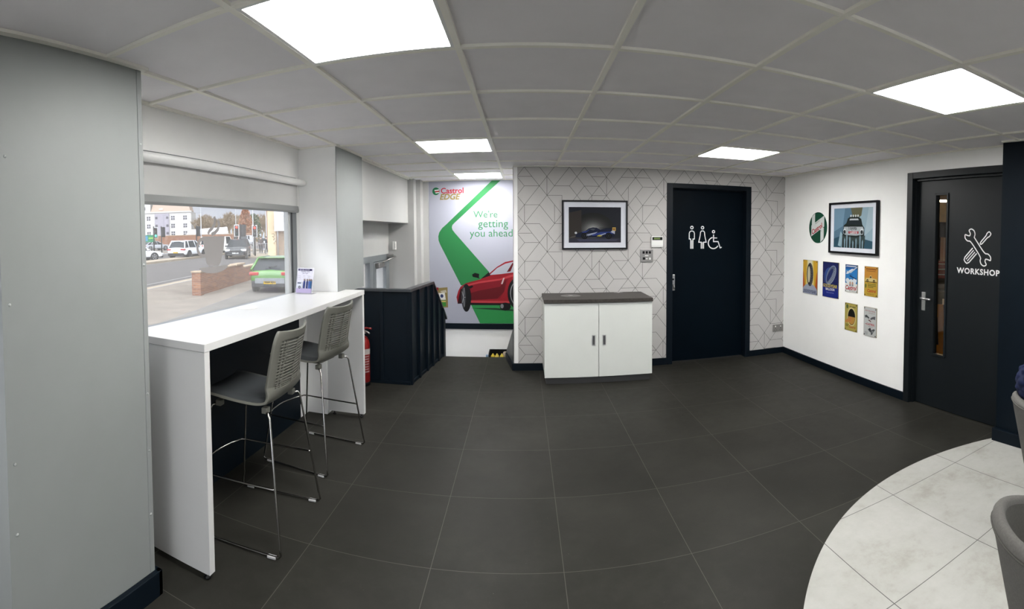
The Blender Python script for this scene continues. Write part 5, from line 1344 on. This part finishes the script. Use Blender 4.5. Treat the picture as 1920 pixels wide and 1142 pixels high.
def railing(label, a, b, hh=1.05):
    a, b = Vector(a), Vector(b); L_ = (b-a).length; t = thing('guard_railing', label, 'railing', a, math.atan2(b.y-a.y, b.x-a.x))
    for z in (.15, hh):
        m = MB(); m.tube([(0, 0, z), (L_, 0, z)], .028, POST, n=6); m.build('rail', t)
    k = int(L_/.22)
    m = MB()
    for i in range(k+1): m.tube([(L_*i/k, 0, .15), (L_*i/k, 0, hh)], .012, POST, n=4)
    m.build('bars', t)
    for i in range(int(L_/2)+1):
        m = MB(); x = min(L_, i*2); m.tube([(x, 0, 0), (x, 0, hh+.04)], .035, POST, n=6); m.build('post', t)
railing('pedestrian guard railing in front of the low brick car park wall', (-45.0, 45.2, -.46), (-42.0, 50.5, -.46))
railing('pedestrian guard railing behind the traffic light nearest the pedestrians', (-25.9, 40.3, -.38), (-23.0, 42.3, -.38))

# --- pedestrians
SKIN = mat('skin', (.42, .26, .19), .6); HAIR = mat('dark_hair', (.03, .022, .018), .7)
def person(label, loc, rz, coat, legs, stride=.12, group='pedestrians by the junction'):
    J = [(0, 0, .93), (0, 0, 1.12), (0, .01, 1.36), (0, .0, 1.47), (.015, 0, 1.56), (.02, 0, 1.68),
         (0, .19, 1.38), (-.03, .25, 1.12), (.04, .26, .88), (.06, .26, .79), (0, -.19, 1.38), (.03, -.25, 1.12), (.10, -.26, .89), (.12, -.26, .80),
         (0, .095, .86), (stride*.6, .10, .48), (stride, .10, .09), (stride+.16, .11, .035), (0, -.095, .86), (-stride*.2, -.10, .48), (-stride, -.10, .09), (-stride+.16, -.11, .035)]
    E_ = [(0, 1), (1, 2), (2, 3), (3, 4), (4, 5), (2, 6), (6, 7), (7, 8), (8, 9), (2, 10), (10, 11), (11, 12), (12, 13), (0, 14), (14, 15), (15, 16), (16, 17), (0, 18), (18, 19), (19, 20), (20, 21)]
    Rr = [.17, .16, .17, .065, .085, .085, .075, .058, .042, .035, .075, .058, .042, .035, .105, .072, .05, .04, .105, .072, .05, .04]
    me = bpy.data.meshes.new('p'); me.from_pydata(J, E_, []); o = bpy.data.objects.new('p', me); COL.objects.link(o)
    sk = o.modifiers.new('s', 'SKIN'); 
    for v, r in zip(me.skin_vertices[0].data, Rr): v.radius = (r, r)
    me.skin_vertices[0].data[0].use_root = True
    o.modifiers.new('b', 'SUBSURF').levels = 1
    dg = bpy.context.evaluated_depsgraph_get(); m2 = bpy.data.meshes.new_from_object(o.evaluated_get(dg)); bpy.data.objects.remove(o)
    for q_ in (coat, legs, SKIN, BLACK): m2.materials.append(q_)
    for f in m2.polygons:
        c = f.center; f.use_smooth = True
        f.material_index = 2 if c.z > 1.49 or (.5 < c.z < .86 and abs(c.y) > .20) else (0 if c.z > .80 else (1 if c.z > .10 else 3))
    t = thing('person', label, 'person', loc, rz, group)
    b = bpy.data.objects.new('body', m2); COL.objects.link(b); b.parent = t
    m = MB(); rows = []
    for i in range(8):
        th = math.radians(8+88*i/7); rows.append([(.015-.105*math.sin(th)*math.cos(a)*(1 if math.cos(a) > -.2 else .7), .100*math.sin(th)*math.sin(a), 1.655+.115*math.cos(th)) for a in [2*PI*k/16 for k in range(16)]])
    m.grid(rows, HAIR, close_u=True); m.build('hair', t)
    return t
C1, C2, C3 = mat('coat_dark', (.02, .022, .03), .8), mat('coat_brown', (.07, .055, .05), .8), mat('coat_blue', (.04, .055, .09), .8)
J1, J2 = mat('jeans_dark', (.018, .02, .028), .8), mat('jeans_blue', (.04, .05, .085), .8)
person('person in a brown coat standing nearest the railings', (-25.55, 42.75, -.38), 2.2, C2, J1, .08)
person('person in a dark coat in the middle of three pedestrians', (-25.2, 43.2, -.38), .4, C1, J1, .16)
person('person in a dark blue coat nearest the stone pillar', (-24.85, 43.75, -.38), 1.0, C3, J2, .18)

# --- buildings
HW, HL = mat('hotel_white_render', (.43, .42, .40), .8, var=.03), mat('hotel_lilac_render', (.265, .25, .285), .8, var=.03)
HR = mat('brown_roof_tile', (.30, .23, .18), .85, var=.1); WIN = mat('dark_window', (.07, .065, .075), .15, var=0); WFR = mat('white_window_frame', (.7, .7, .7), .5)
pL, pR = Vector((-133, 111, 0)), Vector((-104, 128.4, 0)); HLn = (pR-pL).length
t = thing('hotel_building', 'white and lilac rendered hotel block with a brown roof across the junction', 'building', (pL.x, pL.y, .8), math.atan2(pR.y-pL.y, pR.x-pL.x))
m = MB(); m.box(0, HLn, 0, 12, -1.4, 9.4, HW); m.box(-.1, HLn+.2, -.3, .2, 9.2, 9.6, HW); m.build('walls', t)
m = MB(); m.box(HLn-12.6, HLn-7.6, -.35, 0, 0, 8.9, HL); m.build('lilac_bay', t)
m = MB(); quadprism(m, [(HLn-14, -.2, 9.6), (HLn-.2, -.2, 9.6), (HLn-1.2, 2.0, 12.2), (HLn-13.6, 2.0, 12.2)], (0, 9, 0), HR); m.build('roof', t)
m = MB(); m.box(0, HLn-14.2, .5, 11, 9.6, 12.6, HW); m.build('penthouse', t)
for z in (1.4, 4.0, 6.7):
    for x in (HLn-22.5, HLn-18.4, HLn-14.8, HLn-6.3, HLn-2.1):
        m = MB(); m.box(x-.62, x+.62, -.06, .0, z, z+1.35, WIN); m.box(x-.64, x+.64, -.09, -.055, z+.62, z+.70, WFR); m.box(x-.04, x+.04, -.09, -.055, z, z+1.35, WFR); m.build('window', t)
    for x in (HLn-12.0, HLn-8.2):
        m = MB(); m.box(x-.4, x+.4, -.42, -.35, z+.4, z+1.2, WIN); m.build('window', t)
for x in (HLn-20, HLn-16.5):
    m = MB(); m.box(x-.5, x+.5, .42, .5, 10.3, 11.4, WIN); m.build('window', t)
m = MB(); m.box(HLn-11.0, HLn-9.7, -.3, -.22, 10.3, 10.7, WFR); m.build('roof_light', t)
t = thing('car_park_wall', 'long low red brick wall below the hotel', 'wall', (-75, 57, -.2), math.atan2(80-57, -50+75))
m = MB(); m.box(0, 34, 0, .3, 0, 2.0, BRICK); m.build('brickwork', t)
m = MB(); m.box(0, 34, -.05, .35, 2.0, 2.12, COPE); m.build('coping', t)
t = thing('marquee_roof', 'white shed roof behind the low brick wall right of the hotel', 'shed', (-60, 79, 0), math.radians(42))
m = MB(); m.box(-4, 4.2, 0, 3, 0, 2.0, HW); m.build('walls', t)
m = MB(); quadprism(m, [(-4.2, -.2, 2.0), (4.4, -.2, 2.0), (4.4, 1.5, 3.4), (-3.2, 1.5, 3.0)], (0, 1.7, 0), mat('pale_metal_roof', (.6, .6, .64), .5)); m.build('roof', t)
t = thing('brick_tower', 'tall orange brick tower block end beside the stone pillar', 'building', (-35.6, 62.8, -.4), math.radians(28))
m = MB(); m.box(-.9, 2.6, 0, 4, 0, 5.6, BRICK); m.build('walls', t)
m = MB(); m.box(-.95, 2.65, -.05, 4.05, 5.6, 5.75, COPE); m.build('parapet', t)
m = MB(); m.box(-.25, .55, -.05, 0, 2.6, 3.6, WIN); m.build('window', t)
t = thing('brick_terrace', 'low brick building with a red roof left of the brick tower', 'building', (-69.5, 117, -.4), math.radians(28))
m = MB(); m.box(8, 19, 0, 6, 0, 5.4, BRICK); m.build('walls', t)
m = MB(); quadprism(m, [(7.8, -.2, 5.4), (19.2, -.2, 5.4), (19.2, 3, 7.7), (7.8, 3, 7.7)], (0, 3.4, 0), mat('red_roof', (.34, .15, .10), .8, var=.1)); m.build('roof', t)
for x in (9.6, 12.6):
    m = MB(); m.box(x, x+.9, -.05, 0, 1.2, 2.4, WIN); m.build('window', t)
STONE = mat('buff_stone', (.50, .40, .26), .85, var=.1, scale=3)
t = thing('stone_pillar', 'tall buff stone gate pillar with dark scribbled marks at the window edge', 'pillar', (-22.25, 38.9, -.46), math.radians(28))
m = MB(); m.box(-.22, .52, 0, .6, 0, 4.4, STONE); m.build('shaft', t)
A = Art((.10, 0, 1.0), (1, 0, 0), (0, 0, 1), .4, 1.1); 
A.stroke([(.1, .95), (.6, .98), (.9, .8), (.3, .75), (.9, .55), (.5, .5), (1, .35), (.6, .2), (.8, .1)], .045, flat('#6a5a44')); A.stroke([(.9, .9), (1, .6), (.7, .3)], .04, flat('#d8d2c2')); A.build('graffiti', t)
t = thing('board_fence', 'tall brown timber board fence under the white sign at the window edge', 'fence', (-21.8, 39.15, -.46), math.radians(28))
WOOD = mat('weathered_timber', (.24, .18, .13), .85, var=.2, scale=5)
for k in range(18):
    m = MB(); m.box(k*.16, k*.16+.152, 0, .025, 0, 2.35, WOOD); m.build('board', t)
for z in (.4, 1.8):
    m = MB(); m.box(0, 2.9, .026, .08, z, z+.1, WOOD); m.build('rail', t)
t = thing('sign_board', 'white sign board with dark lettering above the timber fence', 'sign', (-21.7, 38.75, 1.92), math.radians(28))
m = MB(); m.box(0, 3.0, -.06, 0, .0, 1.75, flat('#dcdce0'), bev=.01); m.build('panel', t)
m = MB(); m.box(-.02, 3.02, -.08, -.0601, .78, .82, flat('#b8b8be')); m.box(-.02, 3.02, -.08, .02, -.06, .0, flat('#e6e6ea')); m.build('trim', t)
A = Art((0, -.0605, 0), (1, 0, 0), (0, 0, 1), 3.0, 1.75); A.text('"Conn', .19, .72, .27, flat('#3c4048'), bold=.005, align='l'); A.build('lettering', t)
for x in (.3, 2.7):
    m = MB(); m.tube([(x, .13, -2.38), (x, .13, 1.2)], .05, POST, n=8); m.build('post', t)

# --- trees and hill
BARK = mat('winter_twigs', (.24, .18, .115), .9, var=.25, scale=1); FOLR = mat('russet_leaves', (.33, .13, .055), .9, var=.3, scale=2); FOLG = mat('evergreen_leaves', (.045, .085, .035), .9, var=.3, scale=2)
def bare_tree(label):
    rnd = random.Random(3); t = thing('bare_tree', label, 'tree', group='bare winter trees across the junction')
    tr, tw = MB(), MB()
    def grow(p, d, L_, r, lv):
        q_ = p+d*L_; (tr if lv < 2 else tw).tube([p, (p+q_)/2+Vector((rnd.uniform(-1, 1), rnd.uniform(-1, 1), 0))*L_*.05, q_], [r, r*.85, r*.65], BARK, n=5 if lv < 2 else 3, caps=False)
        if lv >= 5: return
        for k in range(5 if lv in (0, 3, 4) else 4):
            a = rnd.uniform(0, 2*PI); s = rnd.uniform(.35, .75); dd = (d+Vector((math.cos(a)*s, math.sin(a)*s, rnd.uniform(-.05, .35)))).normalized()
            grow(p+d*L_*rnd.uniform(.55, 1), dd, L_*rnd.uniform(.5, .8), max(.014, r*.55), lv+1)
    grow(Vector((0, 0, 0)), Vector((0, 0, 1)), 2.6, .22, 0)
    tr.build('trunk', t); tw.build('twigs', t); return t
bt = bare_tree('bare brown winter trees in the belt between hotel and russet tree'); first = True
rnd = random.Random(11)
spots = []
for k in range(26):
    a = -.668+k*(.150/25); dd = (112, 165, 130, 200, 148, 182, 120, 218)[k % 8]; spots.append((a, dd))
for a, dd in spots:
    o = bt if first else copy_tree(bt); first = False
    s = rnd.uniform(.80, 1.0)*dd/100; o.location = (math.sin(a)*dd, math.cos(a)*dd, -.4); o.rotation_euler.z = rnd.uniform(0, 6.28); o.scale = (s, s, s*rnd.uniform(.9, 1.05))
    for c in children(o): pass
def leafy(name, label, loc, hh, rad, mm, cone, n=2600, seed=1):
    rnd = random.Random(seed); t = thing(name, label, 'tree', loc)
    m = MB(); m.tube([(0, 0, 0), (0, 0, hh*.5), (0, 0, hh*.9)], [.25, .18, .05], BARK, n=8); m.build('trunk', t)
    m = MB()
    for i in range(n):
        z = rnd.uniform(.06, 1)**.9; f = (1-z)**.75 if cone else math.sqrt(max(0, 1-(2*z-1)**2)); r = rad*f*math.sqrt(rnd.random()); a = rnd.uniform(0, 2*PI); p = Vector((r*math.cos(a), r*math.sin(a), z*hh)); s = rnd.uniform(.10, .24)
        u = Vector((rnd.uniform(-1, 1), rnd.uniform(-1, 1), rnd.uniform(-.6, .6))).normalized(); v = u.cross(Vector((rnd.uniform(-1, 1), rnd.uniform(-1, 1), 1))).normalized()
        m.face([p-u*s, p+v*s*.6, p+u*s, p-v*s*.6], mm)
    m.build('foliage', t, recalc=False); return t
leafy('russet_tree', 'tall russet leaved tree behind the twin traffic light', (-56.5, 88.3, -.4), 8.8, 2.9, FOLR, True, 3400, 4)
leafy('evergreen_tree', 'dark evergreen tree left of the traffic light nearest the pedestrians', (-57.6, 93.4, -.4), 6.8, 1.7, FOLG, False, 1800, 6)
HILL = mat('hazy_hill', (.21, .23, .25), 1, var=.15, scale=.02)
m = MB(); rows = []
for k in range(5):
    f = k/4; rows.append([(math.sin(a)*(420-140*f), math.cos(a)*(420-140*f), -2+(1-f)**.8*(13+3*math.sin(a*23)+2*math.sin(a*57+1))) for a in [-1.0+.02*i for i in range(36)]])
m.grid(rows, HILL); structure('ground_hill', m)
